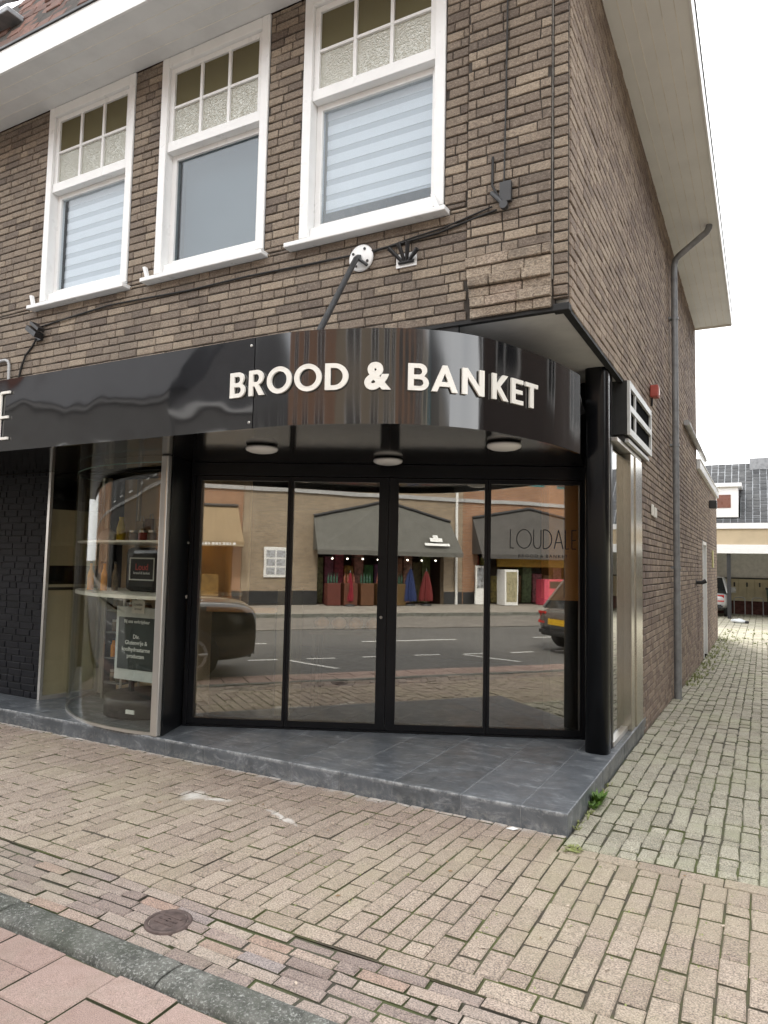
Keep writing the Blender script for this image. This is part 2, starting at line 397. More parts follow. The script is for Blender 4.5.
M['top_glass'] = glass('clear_top_light_glass', (.75,.74,.62), .035, .3, .02, 3)
def textured_glass(name, col, refl, sc, rough, bs=.5):
    m, nt, out = new_mat(name)
    t = N(nt, 'ShaderNodeBsdfDiffuse'); t.inputs[0].default_value = (*col,1)
    gl = N(nt, 'ShaderNodeBsdfGlossy'); gl.inputs[0].default_value = (.95,.95,.9,1); gl.inputs[1].default_value = rough
    v = N(nt, 'ShaderNodeTexVoronoi'); v.inputs['Scale'].default_value = sc; nt.links.new(pos(nt), v.inputs['Vector'])
    nt.links.new(bump(nt, v.outputs['Distance'], bs, .012), gl.inputs['Normal'])
    ms = N(nt, 'ShaderNodeMixShader'); ms.inputs[0].default_value = refl
    nt.links.new(t.outputs[0], ms.inputs[1]); nt.links.new(gl.outputs[0], ms.inputs[2]); nt.links.new(ms.outputs[0], out.inputs[0]); return m
M['pattern_glass'] = textured_glass('patterned_pale_glass', (.36,.36,.30), .24, 70, .10)
M['top_glass'] = textured_glass('olive_top_light_glass', (.12,.105,.052), .06, 12, .12, .03)
M['blind_white'] = paint('white_blind_band', (.80,.81,.82), .8, .02)
M['blind_grey'] = paint('sheer_blind_band', (.52,.535,.55), .8, .02)
M['room'] = paint('dim_room_wall', (.62,.55,.36), .9)
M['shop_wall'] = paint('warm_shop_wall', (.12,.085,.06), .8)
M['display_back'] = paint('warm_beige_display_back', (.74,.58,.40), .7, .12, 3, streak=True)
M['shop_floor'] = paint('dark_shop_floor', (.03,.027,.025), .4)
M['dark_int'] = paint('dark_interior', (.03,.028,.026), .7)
M['cream_panel'] = paint('cream_lacquered_panel', (.72,.62,.44), .5, .05)
M['oak'] = paint('orange_oak_veneer', (.74,.36,.12), .45, .15, 3, streak=True)
M['lamp_glass'] = paint('opal_lamp_glass', (.92,.91,.88), .25, .02, bmp=0)
M['black_plastic'] = paint('black_plastic', (.012,.012,.013), .4)
M['dark_steel'] = paint('dark_painted_steel', (.035,.036,.038), .4, .2)
M['grey_steel'] = paint('grey_painted_steel', (.16,.165,.16), .45, .12)
M['box_grey'] = paint('anthracite_sheet_metal', (.035,.035,.034), .38, .1, spec=.3)
M['box_white'] = paint('off_white_sheet_metal', (.58,.58,.56), .4, .06)
M['hole_shade'] = paint('painted_hole_shade', (.003,.003,.003), .9, 0, bmp=0, spec=.02)  # flat black in place of the shade inside holes
M['red_plastic'] = paint('faded_red_plastic', (.45,.09,.07), .45, .15)
M['cable'] = paint('black_cable', (.015,.014,.013), .6)
M['conduit'] = paint('grey_white_conduit', (.42,.42,.42), .5)
M['iron'] = paint('rusty_cast_iron', (.13,.095,.085), .7, .3, 30, metal=.2, bmp=.4)
M['leaf'] = paint('weed_leaf', (.09,.17,.025), .55, .3, 40)
M['grass'] = paint('grass_blade', (.27,.30,.10), .6, .3, 30)
M['paper'] = paint('white_paper', (.78,.78,.75), .8)
M['chalk_black'] = paint('black_poster_board', (.035,.045,.045), .5)
M['poster_grey'] = paint('pale_grey_frame', (.60,.64,.64), .4)
M['text_white'] = paint('white_print', (.72,.74,.73), .6, .03, bmp=0)
M['text_red'] = paint('red_print', (.55,.08,.07), .6, .03, bmp=0)
M['vinyl_black'] = paint('black_vinyl_lettering', (.006,.006,.007), .35, 0, bmp=0)
M['shelf_white'] = paint('white_shelf', (.76,.73,.66), .4, .03)
M['orange'] = paint('orange_juice', (.75,.30,.015), .25, .05, bmp=0)
M['yellow'] = paint('yellow_plastic', (.75,.55,.02), .3, .05, bmp=0)
M['jar'] = paint('jar_contents', (.20,.15,.10), .25, .3, 20, bmp=0)
M['porcelain'] = paint('pale_porcelain', (.66,.66,.66), .25, .05, bmp=0)
M['bulb'] = glow('lit_white_bulb', (1,.93,.8), 6)
M['warm_tube'] = glow('lit_warm_tube', (1,.75,.4), 7)
M['rubber'] = paint('tyre_rubber', (.02,.02,.02), .8)
M['alloy'] = paint('alloy_wheel', (.42,.42,.43), .3, .1, metal=.7)
M['car_dark'] = paint('dark_olive_metallic_car_paint', (.028,.028,.024), .25, .08, coat=1, bmp=0)
M['car_grey'] = paint('dark_grey_car_paint', (.10,.095,.09), .25, .08, coat=1, bmp=0)
M['car_silver'] = paint('silver_car_paint', (.60,.61,.62), .28, .05, metal=.3, coat=1, bmp=0)
M['car_glass'] = paint('dark_car_glass', (.012,.014,.015), .05, .05, bmp=0, ior=1.6)
M['head_lens'] = paint('headlight_lens', (.65,.66,.66), .1, .05, bmp=0)
M['tail_lens'] = paint('red_tail_light', (.55,.03,.025), .15, .05, bmp=0)
M['plate_yellow'] = paint('yellow_number_plate', (.80,.48,.02), .4, .03, bmp=0)

# ------------------------------------------------------------------ setting: ground, pavements, road
def alley_z(y):
    t = min(1, max(0, (y-2.0)/8.5)); return -.145*(t*t*(3-2*t))
g = MB(); g.quad((-400,-400,-.30),(400,-400,-.30),(400,400,-.30),(-400,400,-.30))
tag(g.build('ground', M['ground']), 'flat bare ground under the whole street', 'ground', kind='structure')

shear = lambda u: .07*max(0,min(1,(-u-.1)/.8))
pv = MB()
bricks(pv, lambda u,v: (v+shear(v)*(u+1.62), u, 0), (0,0,1), -1.615, -.255, -7.4, 6.0, bl=.212, bh=.106, j=.015, jv=.008, stagger=.5, side=1, dep=.03, short=.05, jit=.003, ch=.006, edge=.004, backoff=.010)
bricks(pv, lambda u,v: (v+shear(v)*(u+1.62), u, 0), (0,0,1), -.255, -.002, -7.4, -.003, bl=.212, bh=.106, j=.015, jv=.008, stagger=.5, side=1, dep=.03, short=.05, jit=.003, ch=.006, edge=.004, backoff=.010)
bricks(pv, lambda u,v: (u,v,0), (0,0,1), -7.5, 6.0, -1.722, -1.616, bl=.212, bh=.106, j=.011, side=1, dep=.03, short=0, ch=.005, jit=.003, edge=.003, backoff=.010)
# header course where the alley begins
bricks(pv, lambda u,v: (u,v,0), (0,0,1), .004, 6.0, -.254, -.15, bl=.212, bh=.104, j=.007, dep=.03, short=.1, ch=.003, jit=.003, edge=.0015, backoff=.009)
pv.quad((-12,-1.722,-.012),(-7.5,-1.722,-.012),(-7.5,0,-.012),(-12,0,-.012),1)
tag(pv.build('pavement', [M['paver'], M['paver_joint']], fix=False), 'pinkish concrete block pavement in front of the shop with a white spill', 'pavement', kind='structure')
gt = MB()
bricks(gt, lambda u,v: (u,v,.004*math.sin(u*3)-.004), (0,0,1), -8.0, 6.0, -2.128, -1.724, bl=.215, bh=.0673, j=.009, side=1, dep=.03, short=.12, jit=.005, ch=.006, edge=.004, backoff=.011)
tag(gt.build('gutter', [M['gutter_clinker'], M['soil_joint']], fix=False), 'strip of purple grey clinkers running beside the kerb', 'gutter', kind='structure')
kb = MB()
x = -9.0
while x < 6:
    L = 1.0
    prof = [(-2.285,-.2),(-2.285,-.016),(-2.276,-.004),(-2.255,.003),(-2.19,.006),(-2.150,.005),(-2.135,.001),(-2.130,-.012),(-2.130,-.2)]
    n = len(prof); xs = [x+.003, x+.02, x+L*.33, x+L*.66, x+L-.02, x+L-.003]
    b = len(kb.v)
    for i, xx in enumerate(xs):
        k = .996 if i in (0,5) else 1
        for (yy,zz) in prof: kb.v.append((xx, yy+random.uniform(-.002,.002), zz-(.004 if i in (0,5) else 0)+random.uniform(-.002,.002)))
    for i in range(len(xs)-1):
        for j in range(n-1):
            kb.f.append((b+i*n+j, b+i*n+j+1, b+(i+1)*n+j+1, b+(i+1)*n+j)); kb.m.append(0); kb.smooth.append(True)
    kb.f.append(tuple(b+j for j in range(n))); kb.m.append(0); kb.smooth.append(False)
    kb.f.append(tuple(b+(len(xs)-1)*n+j for j in range(n))); kb.m.append(0); kb.smooth.append(False)
    x += L
tag(kb.build('kerb', M['kerb']), 'mossy grey green kerb stones between clinkers and red flags', 'kerb', kind='structure')
pb = MB()
bricks(pb, lambda u,v: (v+.116, u, -.016), (0,0,1), -2.915, -2.292, -9.0, 9.0, bl=.308, bh=.3085, j=.008, side=1, dep=.03, short=0, stagger=.5, jit=.003, ch=.005, edge=.0015, backoff=.012)
tag(pb.build('parking_bay', [M['pink_tile'], M['soil_joint']], fix=False), 'red concrete flags of the parking strip', 'parking strip', kind='structure')
rd = MB(); rd.quad((-60,-9.5,-.05),(60,-9.5,-.05),(60,-2.9,-.05),(-60,-2.9,-.05))
for a, b2 in ((-60,-9.0),(9.0,60)): rd.quad((a,-2.9,-.05),(b2,-2.9,-.05),(b2,-2.29,-.05),(a,-2.29,-.05))
k = -58
while k < 58:
    rd.quad((k,-6.98,-.046),(k+2.2,-6.98,-.046),(k+2.2,-6.86,-.046),(k,-6.86,-.046),1); k += 4.2
k = -30
while k < 30:
    rd.quad((k,-4.70,-.046),(k+.5,-4.70,-.046),(k+.5,-4.60,-.046),(k,-4.60,-.046),1); k += 1.0
for xx in (-1.4, 1.9):
    rd.add([(xx,-4.58,-.046),(xx+.1,-4.58,-.046),(xx+.62,-3.5,-.046),(xx+.52,-3.5,-.046)],[(0,1,2,3)],1)
tag(rd.build('road', [M['asphalt'], M['line_paint']]), 'grey asphalt road with white dashes', 'road', kind='structure')
cl = MB(); bricks(cl, lambda u,v: (u,v,-.03), (0,0,1), -14, 26, -12.9, -9.52, bl=.42, bh=.21, dep=.03, jit=.001, short=.1)
tag(cl.build('far_parking_strip', [island_mat('grey_clinker',[(0,(.17,.16,.15)),(1,(.23,.215,.20))],.4,60), M['soil_joint']], fix=False), 'clinker paved strip beyond the road', 'parking strip', kind='structure')
fp = MB(); fp.box(-60,60,-13.05,-12.9,-.2,.07,1); fp.quad((-60,-17.2,.06),(60,-17.2,.06),(60,-13.05,.06),(-60,-13.05,.06))
tag(fp.build('far_pavement', [paint('pale_far_paving', (.33,.30,.26), .85, .2, 2), M['kerb']]), 'pale pavement in front of the shops opposite', 'pavement', kind='structure')

# alley paving, sloping gently away
al = MB()
bricks(al, lambda u,v: (v, u, alley_z(u)), (0,0,1), -.148, 15.5, .008, 4.2, bl=.2, bh=.1, j=.018, jv=.009, stagger=.5, side=1, dep=.03, short=.34, jit=.006, ch=.007, edge=.006, backing=False)
bricks(al, lambda u,v: (v, u, alley_z(u)), (0,0,1), 15.5, 33, -4, 4.2, bl=.4, bh=.2, j=.012, dep=.03, short=.1, jit=.003, ch=.004, edge=.003, backing=False)
ys = [-.148+.25*i for i in range(44)]+[11.2,15.5,45]
for i in range(len(ys)-1):
    x0 = .003 if ys[i] < 15.4 else -30
    al.quad((x0,ys[i],alley_z(ys[i])-.012),(6,ys[i],alley_z(ys[i])-.012),(6,ys[i+1],alley_z(ys[i+1])-.012),(x0,ys[i+1],alley_z(ys[i+1])-.012),1)
tag(al.build('alley', [M['alley_paver'], M['alley_joint']], fix=False), 'mossy grey green block paving of the side alley', 'alley', kind='structure')

# ------------------------------------------------------------------ the corner shop building
shop = thing('corner_shop', 'brown brick corner building with curved glass shop front and white upstairs windows', 'building')
ZOV, ZS = 3.245, 6.085
WIN = [(-5.203,-3.983),(-3.647,-2.432),(-2.092,-.862)]
WZ0 = 4.045
fw = MB()
holes = [(a,b,WZ0,ZS+.1) for a,b in WIN]
bricks(fw, lambda u,v: (u,0,v), (0,-1,0), -9.0, -.69, ZOV, ZS, holes, short=.28, edge=.0022, jit=.003, ch=.005, dep=.05, j=.006, jv=.010, vstart=ZOV)
bricks(fw, lambda u,v: (u,-.016,v), (0,-1,0), -.688, -.108, 3.665, ZS, short=.25, edge=.0022, jit=.003, ch=.005, dep=.06, j=.007, jv=.010, vstart=ZOV)
bricks(fw, lambda u,v: (u,0,v), (0,-1,0), -.100, 0.0, ZOV+.05, ZS, bl=.3, short=0, edge=.002, jit=.002, ch=.005, dep=.045, vstart=ZOV, stagger=0)
# corbelled pale courses at the foot of the corner pier
for i, (pr, u0) in enumerate(((.004,-.66),(.022,-.655),(.003,-.67),(.026,-.672),(.006,-.688),(.020,-.69))):
    z0 = ZOV+i*.070
    bricks(fw, lambda u,v,pr=pr: (u,-.012-pr,v), (0,-1,0), u0, -.108, z0, z0+.070, short=.1, j=.003, jv=.005, jit=.004, ch=.005, edge=.0035, dep=.06, mi=2, backing=False, vstart=z0)
fw.box(-.700,-.09,.012,.06,ZOV,3.67,1)
fw.box(-.1075,-.1015,.002,.05,3.43,ZS,3)      # sealed expansion joint
# window reveals
for a,b in WIN:
    for xx in (a,b): fw.quad((xx,.004,WZ0),(xx,.30,WZ0),(xx,.30,ZS),(xx,.004,ZS),1)
wall_front = fw.build('wall', [M['brick'], M['mortar'], M['brick_pale'], M['pale_mortar']], shop, fix=False)
sw = MB()
bricks(sw, lambda u,v: (0,u,v), (1,0,0), .055, 9.78, ZOV-.0+.0, 6.30, short=.28, edge=.0022, jit=.003, ch=.005, dep=.05, j=.006, jv=.010, vstart=ZOV)
bricks(sw, lambda u,v: (0,u,v), (1,0,0), 3.07, 9.78, -.25, ZOV, short=.28, edge=.0022, jit=.003, ch=.005, dep=.05, j=.006, jv=.010, vstart=ZOV-50*.070)
bricks(sw, lambda u,v: (0,u,v), (1,0,0), 3.36, 3.361, 0, .1, backing=False)
sw.quad((0,9.78,-.3),(-9,9.78,-.3),(-9,9.78,6.3),(0,9.78,6.3),1)
sw.quad((-9,0,-.3),(-9,9.78,-.3),(-9,9.78,6.3),(-9,0,6.3),1)
sw.quad((-.011,3.07,-.3),(-.4,3.07,-.3),(-.4,3.07,3.2),(-.011,3.07,3.2),1)
sw.build('wall', [M['brick_side'], M['mortar']], shop, fix=False)
# overhang underside and its black edge
ov = MB(); ov.box(-8.95,-.015,.05,3.2,ZOV-.002,ZOV+.1)
ov.build('overhang_ceiling', M['overhang'], shop)
ed = MB(); ed.box(-2.6,-.012,.004,.05,ZOV-.022,ZOV+.004); ed.box(-.055,-.006,.05,2.0,ZOV-.02,ZOV+.006); ed.bbox(-.10,.004,-.004,.07,ZOV-.03,ZOV+.02,.006)
ed.build('overhang_edge', M['black_trim'], shop)
# soffits, fascias, gutter, roof
so = MB(); so.box(-9.2,.6,-.56,.0-.004,ZS+.001,ZS+.02)
for yy in (-.42,-.28,-.14): so.box(-9.2,.0,yy-.003,yy+.003,ZS-.002,ZS+.001,1)
so.build('soffit', [M['soffit_shaded'], M['groove']], shop)
ss = MB(); ss.box(-.002,.6,0,9.68,ZS+.0012,ZS+.021)
for i in range(1,6):
    xx = .6*i/6; ss.box(xx-.004,xx+.004,.0,9.68,ZS-.0015,ZS+.0012,1)
ss.box(-.2,.62,9.68,9.72,ZS-.03,ZS+.35,1)
ss.build('soffit', [M['soffit_side'], M['groove']], shop)
fa = MB(); fa.bbox(-9.2,.62,-.585,-.561,ZS-.018,ZS+.21,.004); fa.bbox(.6005,.625,-.56,9.7,ZS-.018,ZS+.21,.004)
fa.build('fascia_board', M['white_paint'], shop)
gu = MB(); gu.box(-9.2,.635,-.60,-.54,ZS+.211,ZS+.232); gu.box(.58,.635,-.54,9.7,ZS+.211,ZS+.232)
gu.build('gutter_trim', M['dark_steel'], shop)
rf = MB()
kk = 2.2
nn = Vector((0,-kk,1)).normalized(); q = math.hypot(1,kk)
def RP(u,v): return (u, -.50+v/q, ZS+.235+v*kk/q)
bricks(rf, RP, nn, -9.2, .02, 0, 1.33, bl=.21, bh=.15, j=.006, dep=.02, jit=.012, ch=.008, edge=.004, short=0, stagger=.5, backoff=.004)
TZ = ZS+.235+1.33*kk/q-.004; TY = -.5+1.33/q
rf.add([(.02,-.5,ZS+.231),(.6,-.5,ZS+.231),(.05,TY,TZ),(.02,TY,TZ)],[(0,1,2,3)],2)
rf.add([(.6,-.5,ZS+.231),(.6,9.7,ZS+.231),(.05,9.7,TZ),(.05,TY,TZ)],[(0,1,2,3)],2)
rf.add([(-9.2,TY,TZ),(.05,TY,TZ),(-.6,4.6,8.1),(-9.2,4.6,8.1)],[(0,1,2,3)],2)
rf.add([(-9.2,4.6,8.1),(-.6,4.6,8.1),(.05,9.7,TZ),(-9.2,9.7,TZ)],[(0,1,2,3)],2)
rf.add([(.05,TY,TZ),(.05,9.7,TZ),(-.6,4.6,8.1)],[(0,1,2)],2)
rf.add([(-9.2,9.7,ZS+.23),(.6,9.7,ZS+.23),(.05,9.7,TZ),(-9.2,9.7,TZ)],[(0,1,2,3)],2)
roof = rf.build('roof', [M['roof_tile'], M['mortar'], M['plain_tile']], shop, fix=False)
rw = MB(); rw.bbox(-7.6,-5.45,-.36,.2,6.98,7.04,.01); rw.tube([(-7.6,-.36,7.10),(-5.5,-.36,7.10),(-5.38,-.3,7.13)],.028,8)
rw.build('roof_ledge', M['zinc'], roof)

# ---- upstairs windows
def upstairs(i, a, b):
    w = MB()
    f = .085
    y0, y1 = -.012, .16
    w.bbox(a+.004,a+f,y0,y1,WZ0+.05,ZS-.002,.006); w.bbox(b-f,b-.004,y0,y1,WZ0+.05,ZS-.002,.006)
    w.bbox(a+f,b-f,y0+.001,y1,ZS-.10,ZS-.003,.006)
    w.bbox(a+f,b-f,y0+.03,y1,WZ0+.05,WZ0+.13,.006)
    win = w.build('window', M['white_paint'], shop)
    s = MB(); s.bbox(a-.085,b+.04,-.085,.10,4.015,4.052,.006)
    s.build('sill', M['white_paint'], win)
    zt = 5.245            # meeting rail
    L, Rr = a+f, b-f
    u = MB(); sy0, sy1 = .018, .068
    u.bbox(L+.001,L+.05,sy0,sy1,zt+.001,ZS-.101,.004); u.bbox(Rr-.05,Rr-.001,sy0,sy1,zt+.001,ZS-.101,.004)
    u.bbox(L+.05,Rr-.05,sy0+.001,sy1,ZS-.15,ZS-.1015,.004); u.bbox(L+.001,Rr-.001,sy0-.012,sy1+.05,zt-.045,zt+.045,.005)
    top0, top1 = zt+.045, ZS-.15
    gx0, gx1 = L+.05, Rr-.05
    for k in (1,2):
        xx = gx0+(gx1-gx0)*k/3; u.bbox(xx-.014,xx+.014,sy0+.002,sy1-.002,top0,top1,.003)
    zm = (top0+top1)/2
    for k in range(3):
        xa = gx0+(gx1-gx0)*k/3+(.0145 if k else 0); xb = gx0+(gx1-gx0)*(k+1)/3-(.0145 if k < 2 else 0)
        u.bbox(xa,xb,sy0+.004,sy1-.004,zm-.012,zm+.012,.003)
    us = u.build('sash', M['white_paint'], win)
    p = MB(); p.box(gx0,gx1,.040,.044,zm,top1); p.build('pane', M['top_glass'], us)
    p = MB(); p.box(gx0,gx1,.040,.045,top0,zm); p.build('pane', M['pattern_glass'], us)
    l = MB(); ly0, ly1 = .075, .125
    lb, lt = WZ0+.13, zt-.045
    l.bbox(L+.001,L+.055,ly0,ly1,lb,lt,.004); l.bbox(Rr-.055,Rr-.001,ly0,ly1,lb,lt,.004)
    l.bbox(L+.055,Rr-.055,ly0+.001,ly1,lb,lb+.05,.004); l.bbox(L+.055,Rr-.055,ly0+.001,ly1,lt-.05,lt-.001,.004)
    ls = l.build('sash', M['white_paint'], win)
    p = MB(); p.box(L+.055,Rr-.055,.098,.103,lb+.05,lt-.05)
    p.build('pane', M['sky_glass'] if i == 1 else M['house_glass'], ls)
    if i != 1:                                             # striped day-and-night blind
        bl = MB(); zb = lb+.05 if i == 0 else lb+.17
        z = lt-.02; k = 0
        while z > zb:
            hh = .075 if k%2 == 0 else .048
            z2 = max(zb, z-hh); bl.box(L+.06,Rr-.06,.150+(.004 if k%2 else 0),.156,z2,z,k%2); z = z2; k += 1
        bl.build('blind', [M['blind_white'], M['blind_grey']], win)
    else:
        bl = MB(); bl.box(L+.02,Rr-.02,.24,.25,lb,lt); bl.build('blind', M['blind_grey'], win)
    # room behind
    rm = MB(); x0, x1 = a-.1, b+.1
    rm.quad((x0,1.6,3.7),(x1,1.6,3.7),(x1,1.6,6.4),(x0,1.6,6.4)); rm.quad((x0,.3,3.9),(x1,.3,3.9),(x1,1.6,3.9),(x0,1.6,3.9)); rm.quad((x0,.3,6.3),(x1,.3,6.3),(x1,1.6,6.3),(x0,1.6,6.3))
    rm.quad((x0,.3,3.7),(x0,1.6,3.7),(x0,1.6,6.4),(x0,.3,6.4)); rm.quad((x1,.3,3.7),(x1,1.6,3.7),(x1,1.6,6.4),(x1,.3,6.4))
    rm.build('room_lining', M['room'], win)
    # little white casement hooks on the sill ends
    h = MB(); xs = (a-.03,) if i < 2 else (b-.03,)
    for xx in xs: h.obox((xx-.015,-.06,4.056),(1,0,0),(0,1,0),Vector((-.35,0,1)).normalized(),.03,.03,.11)
    h.build('sill_hook', M['white_paint'], win)
for i,(a,b) in enumerate(WIN): upstairs(i,a,b)

# ---- stone step
st = MB()
zt, xc = .125, [0,-.29,-.687,-1.185,-1.60,-2.02,-2.44,-2.86,-3.28,-3.70,-4.12,-4.54,-4.96,-5.38,-5.80,-6.2,-6.6,-7.0,-7.4,-7.8]
for i in range(len(xc)-1):
    x1, x0 = xc[i], xc[i+1]
    ymax = 3.2 if i == 0 else min(2.1, max(.7, 1.95+(x1)*.46+.35))
    if x1 < -3.4: ymax = .9
    cuts = [0]; y = (.97 if i%2 else 1.30) if i else 1.05
    while y < ymax-.15: cuts.append(y); y += .92
    cuts.append(ymax)
    for k in range(len(cuts)-1):
        st.bbox(x0+.0015,x1-.0015 if i else x1,cuts[k]+(.0015 if k else 0),cuts[k+1]-.0015,-.2,zt+random.uniform(-.001,.001),.006)
st.box(-7.8,-.004,.012,3.19,-.2,zt-.004,1) if False else None
gr = MB(); 
for i in range(1,len(xc)-1): gr.box(xc[i]-.004,xc[i]+.004,.004,2.0 if xc[i] > -3.3 else .9,-.2,zt-.003)
gr.box(-3.3,-.3,.9,.98,-.2,zt-.006)
step = st.build('step', M['slate'], shop)
gr.build('grout', M['grout'], step)

# ---- chamfered glass front
P0 = Vector((-1.89,1.22,0)); D = Vector((1,.463,0)).normalized(); NN = Vector((-D.y,D.x,0))   # NN points inside
def cbox(mb, u0, u1, z0, z1, w0=-.03, w1=.03, mi=0):
    mb.obox(P0+D*u0+NN*w0+Vector((0,0,z0)), D, NN, (0,0,1), u1-u0, w1-w0, z1-z0, mi)
fr = MB()
cbox(fr,-1.80,1.73,2.362,2.475,-.05,.05)
cbox(fr,-1.80,-1.765,.126,2.479,-.045,.045); cbox(fr,1.700,1.745,.126,2.479,-.045,.045)
cbox(fr,-1.765,1.70,.126,.139,-.05,.05)
front = fr.build('shop_front', M['black_frame'], shop)
leaves = [(-1.764,-.897,0),(-.893,-.008,1),(-.004,.873,2),(.877,1.699,0)]
for (u0,u1,h) in leaves:
    lf = MB()
    sl = .085 if h == 2 else (.025 if u0 > -1.5 else .05); sr = .085 if h == 1 else .025
    if h == 0 and u0 < -1: sr = .022
    cbox(lf,u0,u0+sl,.141,2.359,-.028,.028); cbox(lf,u1-sr,u1,.141,2.359,-.028,.028)
    cbox(lf,u0+sl,u1-sr,.141,.195,-.027,.027); cbox(lf,u0+sl,u1-sr,2.318,2.358,-.027,.027)
    leaf = lf.build('shop_door' if h else 'fixed_light', M['black_frame'], shop)
    pn = MB(); cbox(pn,u0+sl-.001,u1-sr+.001,.196,2.317,-.004,.004); pn.build('pane', M['shop_glass'], leaf)
    if h == 1:
        hd = MB(); p = P0+D*(u1-.045)-NN*.034+Vector((0,0,1.12))
        hd.lathe([(.013,-.008),(.013,0),(.011,.004)], p, 'y', 14); hd.build('lock', M['silver'], leaf)
# dark return panel and silver post at the left end
rp = MB()
A = P0+D*(-1.80); pts = [(-3.372,.055),(A.x+.01,A.y-.06),(A.x-.04,A.y+.05),(-3.46,.10)]
rp.prism(pts,.1255,2.479); rp.build('return_panel', M['black_frame'], shop)
sp = MB(); sp.bbox(-3.455,-3.378,-.005,.05,.1255,2.479,.012); sp.build('corner_post', M['silver'], shop)
# column
cm = MB()
pl = []
for k in range(24):
    t = 2*PI*k/24; c, s_ = math.cos(t), math.sin(t)
    pl.append((-.138+.095*math.copysign(abs(c)**.6,c), 1.57+.095*math.copysign(abs(s_)**.6,s_)))
n = len(pl); b0 = len(cm.v)
cm.v += [(p[0],p[1],.1255) for p in pl]+[(p[0],p[1],3.257) for p in pl]
for k in range(n): cm.f.append((k,(k+1)%n,n+(k+1)%n,n+k)); cm.m.append(0); cm.smooth.append(True)
cm.f.append(tuple(range(n))); cm.m.append(0); cm.smooth.append(False)
cm.build('column', M['column'], shop)
# dark pier between the column and the glass front, up to the overhang
dp = MB(); dp.prism([(-.375,1.965),(-.30,1.93),(-.11,1.72),(-.06,1.72),(-.06,1.80),(-.28,2.08)],.1255,3.256)
dp.build('end_panel', M['black_frame'], shop)
# side window along the alley
sg = MB(); sg.box(-.085,-.079,1.80,2.44,.13,2.62); sg.build('side_window', M['side_glass'], shop)
sf = MB(); sf.bbox(-.14,-.014,2.44,2.66,.1255,2.66,.004); sf.bbox(-.14,-.004,2.663,3.064,.1255,2.66,.004)
sf.build('cladding_pier', M['beige_metal'], shop)
sf2 = MB(); sf2.bbox(-.10,-.05,1.77,2.44,.1256,.17,.004); sf2.build('side_window_sill', M['silver'], shop); sf2 = MB(); sf2.bbox(-.12,-.01,1.74,3.06,2.665,2.70,.004); sf2.build('side_window_head', M['silver'], shop)

# ---- interior
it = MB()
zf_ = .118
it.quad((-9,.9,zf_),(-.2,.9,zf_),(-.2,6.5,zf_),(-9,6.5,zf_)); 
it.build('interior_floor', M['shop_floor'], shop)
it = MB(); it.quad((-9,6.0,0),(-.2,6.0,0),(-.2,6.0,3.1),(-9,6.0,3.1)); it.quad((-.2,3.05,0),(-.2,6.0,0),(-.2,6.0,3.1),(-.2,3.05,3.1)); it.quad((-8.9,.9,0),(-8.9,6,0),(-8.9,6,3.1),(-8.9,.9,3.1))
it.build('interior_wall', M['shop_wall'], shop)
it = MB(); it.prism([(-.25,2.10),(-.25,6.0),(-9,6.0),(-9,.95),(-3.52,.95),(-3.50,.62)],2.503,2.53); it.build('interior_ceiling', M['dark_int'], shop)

# ---- sign path
PTS = [(-7.1767, -0.8518), (-1.774, -0.8518), (-1.4465, -0.8355), (-1.1355, -0.7454), (-0.8571, -0.6226), (-0.6279, -0.4507), (-0.4642, -0.2461), (-0.3414, 0.0241), (-0.2186, 0.3761), (-0.1613, 0.6462), (-0.1245, 0.8754)]
SX, SY = PTS[1]; SB, ST = 2.435, 3.024       # where the curve starts, bottom and top of the band
def catmull(pts, n=10):
    P = [Vector(p) for p in pts]; out = []
    for i in range(1,len(P)-1):
        p0, p1, p2 = P[i-1], P[i], P[i+1]; p3 = P[i+2] if i+2 < len(P) else P[i+1]*2-P[i]
        if i == 1: p0 = p1-Vector((.4,0))
        for k in range(n):
            t = k/n
            out.append(.5*((2*p1)+(p2-p0)*t+(2*p0-5*p1+4*p2-p3)*t*t+(-p0+3*p1-3*p2+p3)*t**3))
    out.append(P[-1]); return out
CP = catmull(PTS)
CS = [0]
for i in range(1,len(CP)): CS.append(CS[-1]+(CP[i]-CP[i-1]).length)
def on_sign(s, off):
    """point on the sign's face at arc length s (0 where the curve starts), moved off outwards"""
    if s <= 0: return Vector((SX+s, SY-off))
    i = 1
    while i < len(CS)-1 and CS[i] < s: i += 1
    def nrm(k):
        d = (CP[min(k+1,len(CP)-1)]-CP[max(k-1,0)]).normalized(); return Vector((d.y,-d.x))
    t = (s-CS[i-1])/(CS[i]-CS[i-1])
    n_ = (nrm(i-1)*(1-t)+nrm(i)*t).normalized()
    return CP[i-1].lerp(CP[i],t)+n_*off
sign = thing('shop_sign', 'long glossy black sign band curving round the corner with raised white lettering', 'sign', (SX,SY,SB))
pa = MB(); path = [Vector((-9.0,SY)),Vector((-6,SY)),Vector((-4.2,SY)),Vector((SX-.02,SY))]
pa.sheet(path,SB,ST,.03); pa.build('band', M['sign_satin'], sign)
pa = MB(); pa.sheet([Vector((SX-.013,SY))]+CP,SB,ST,.03)
pa.build('curved_band', M['sign_black'], sign)
for zz in (SB+.04, ST-.05):
    pa = MB(); pa.lathe([(.009,.0),(.009,-.004),(.006,-.006)],(SX-.045,SY-.0005,zz),'y',10); pa.build('panel_screw', M['silver'], sign)
cs = MB()
edge = [Vector((-9.0,SY+.035)),Vector((SX-.2,SY+.035))]+[CP[i]+Vector((-.03,.025)) for i in range(0,len(CP),3)]
B_ = P0+D*1.745; Bl = P0+D*(-1.80)
poly = [(p.x,p.y) for p in edge]+[(B_.x-.03,B_.y+.06),(Bl.x,Bl.y+.05),(-9.0,Bl.y+.05)]
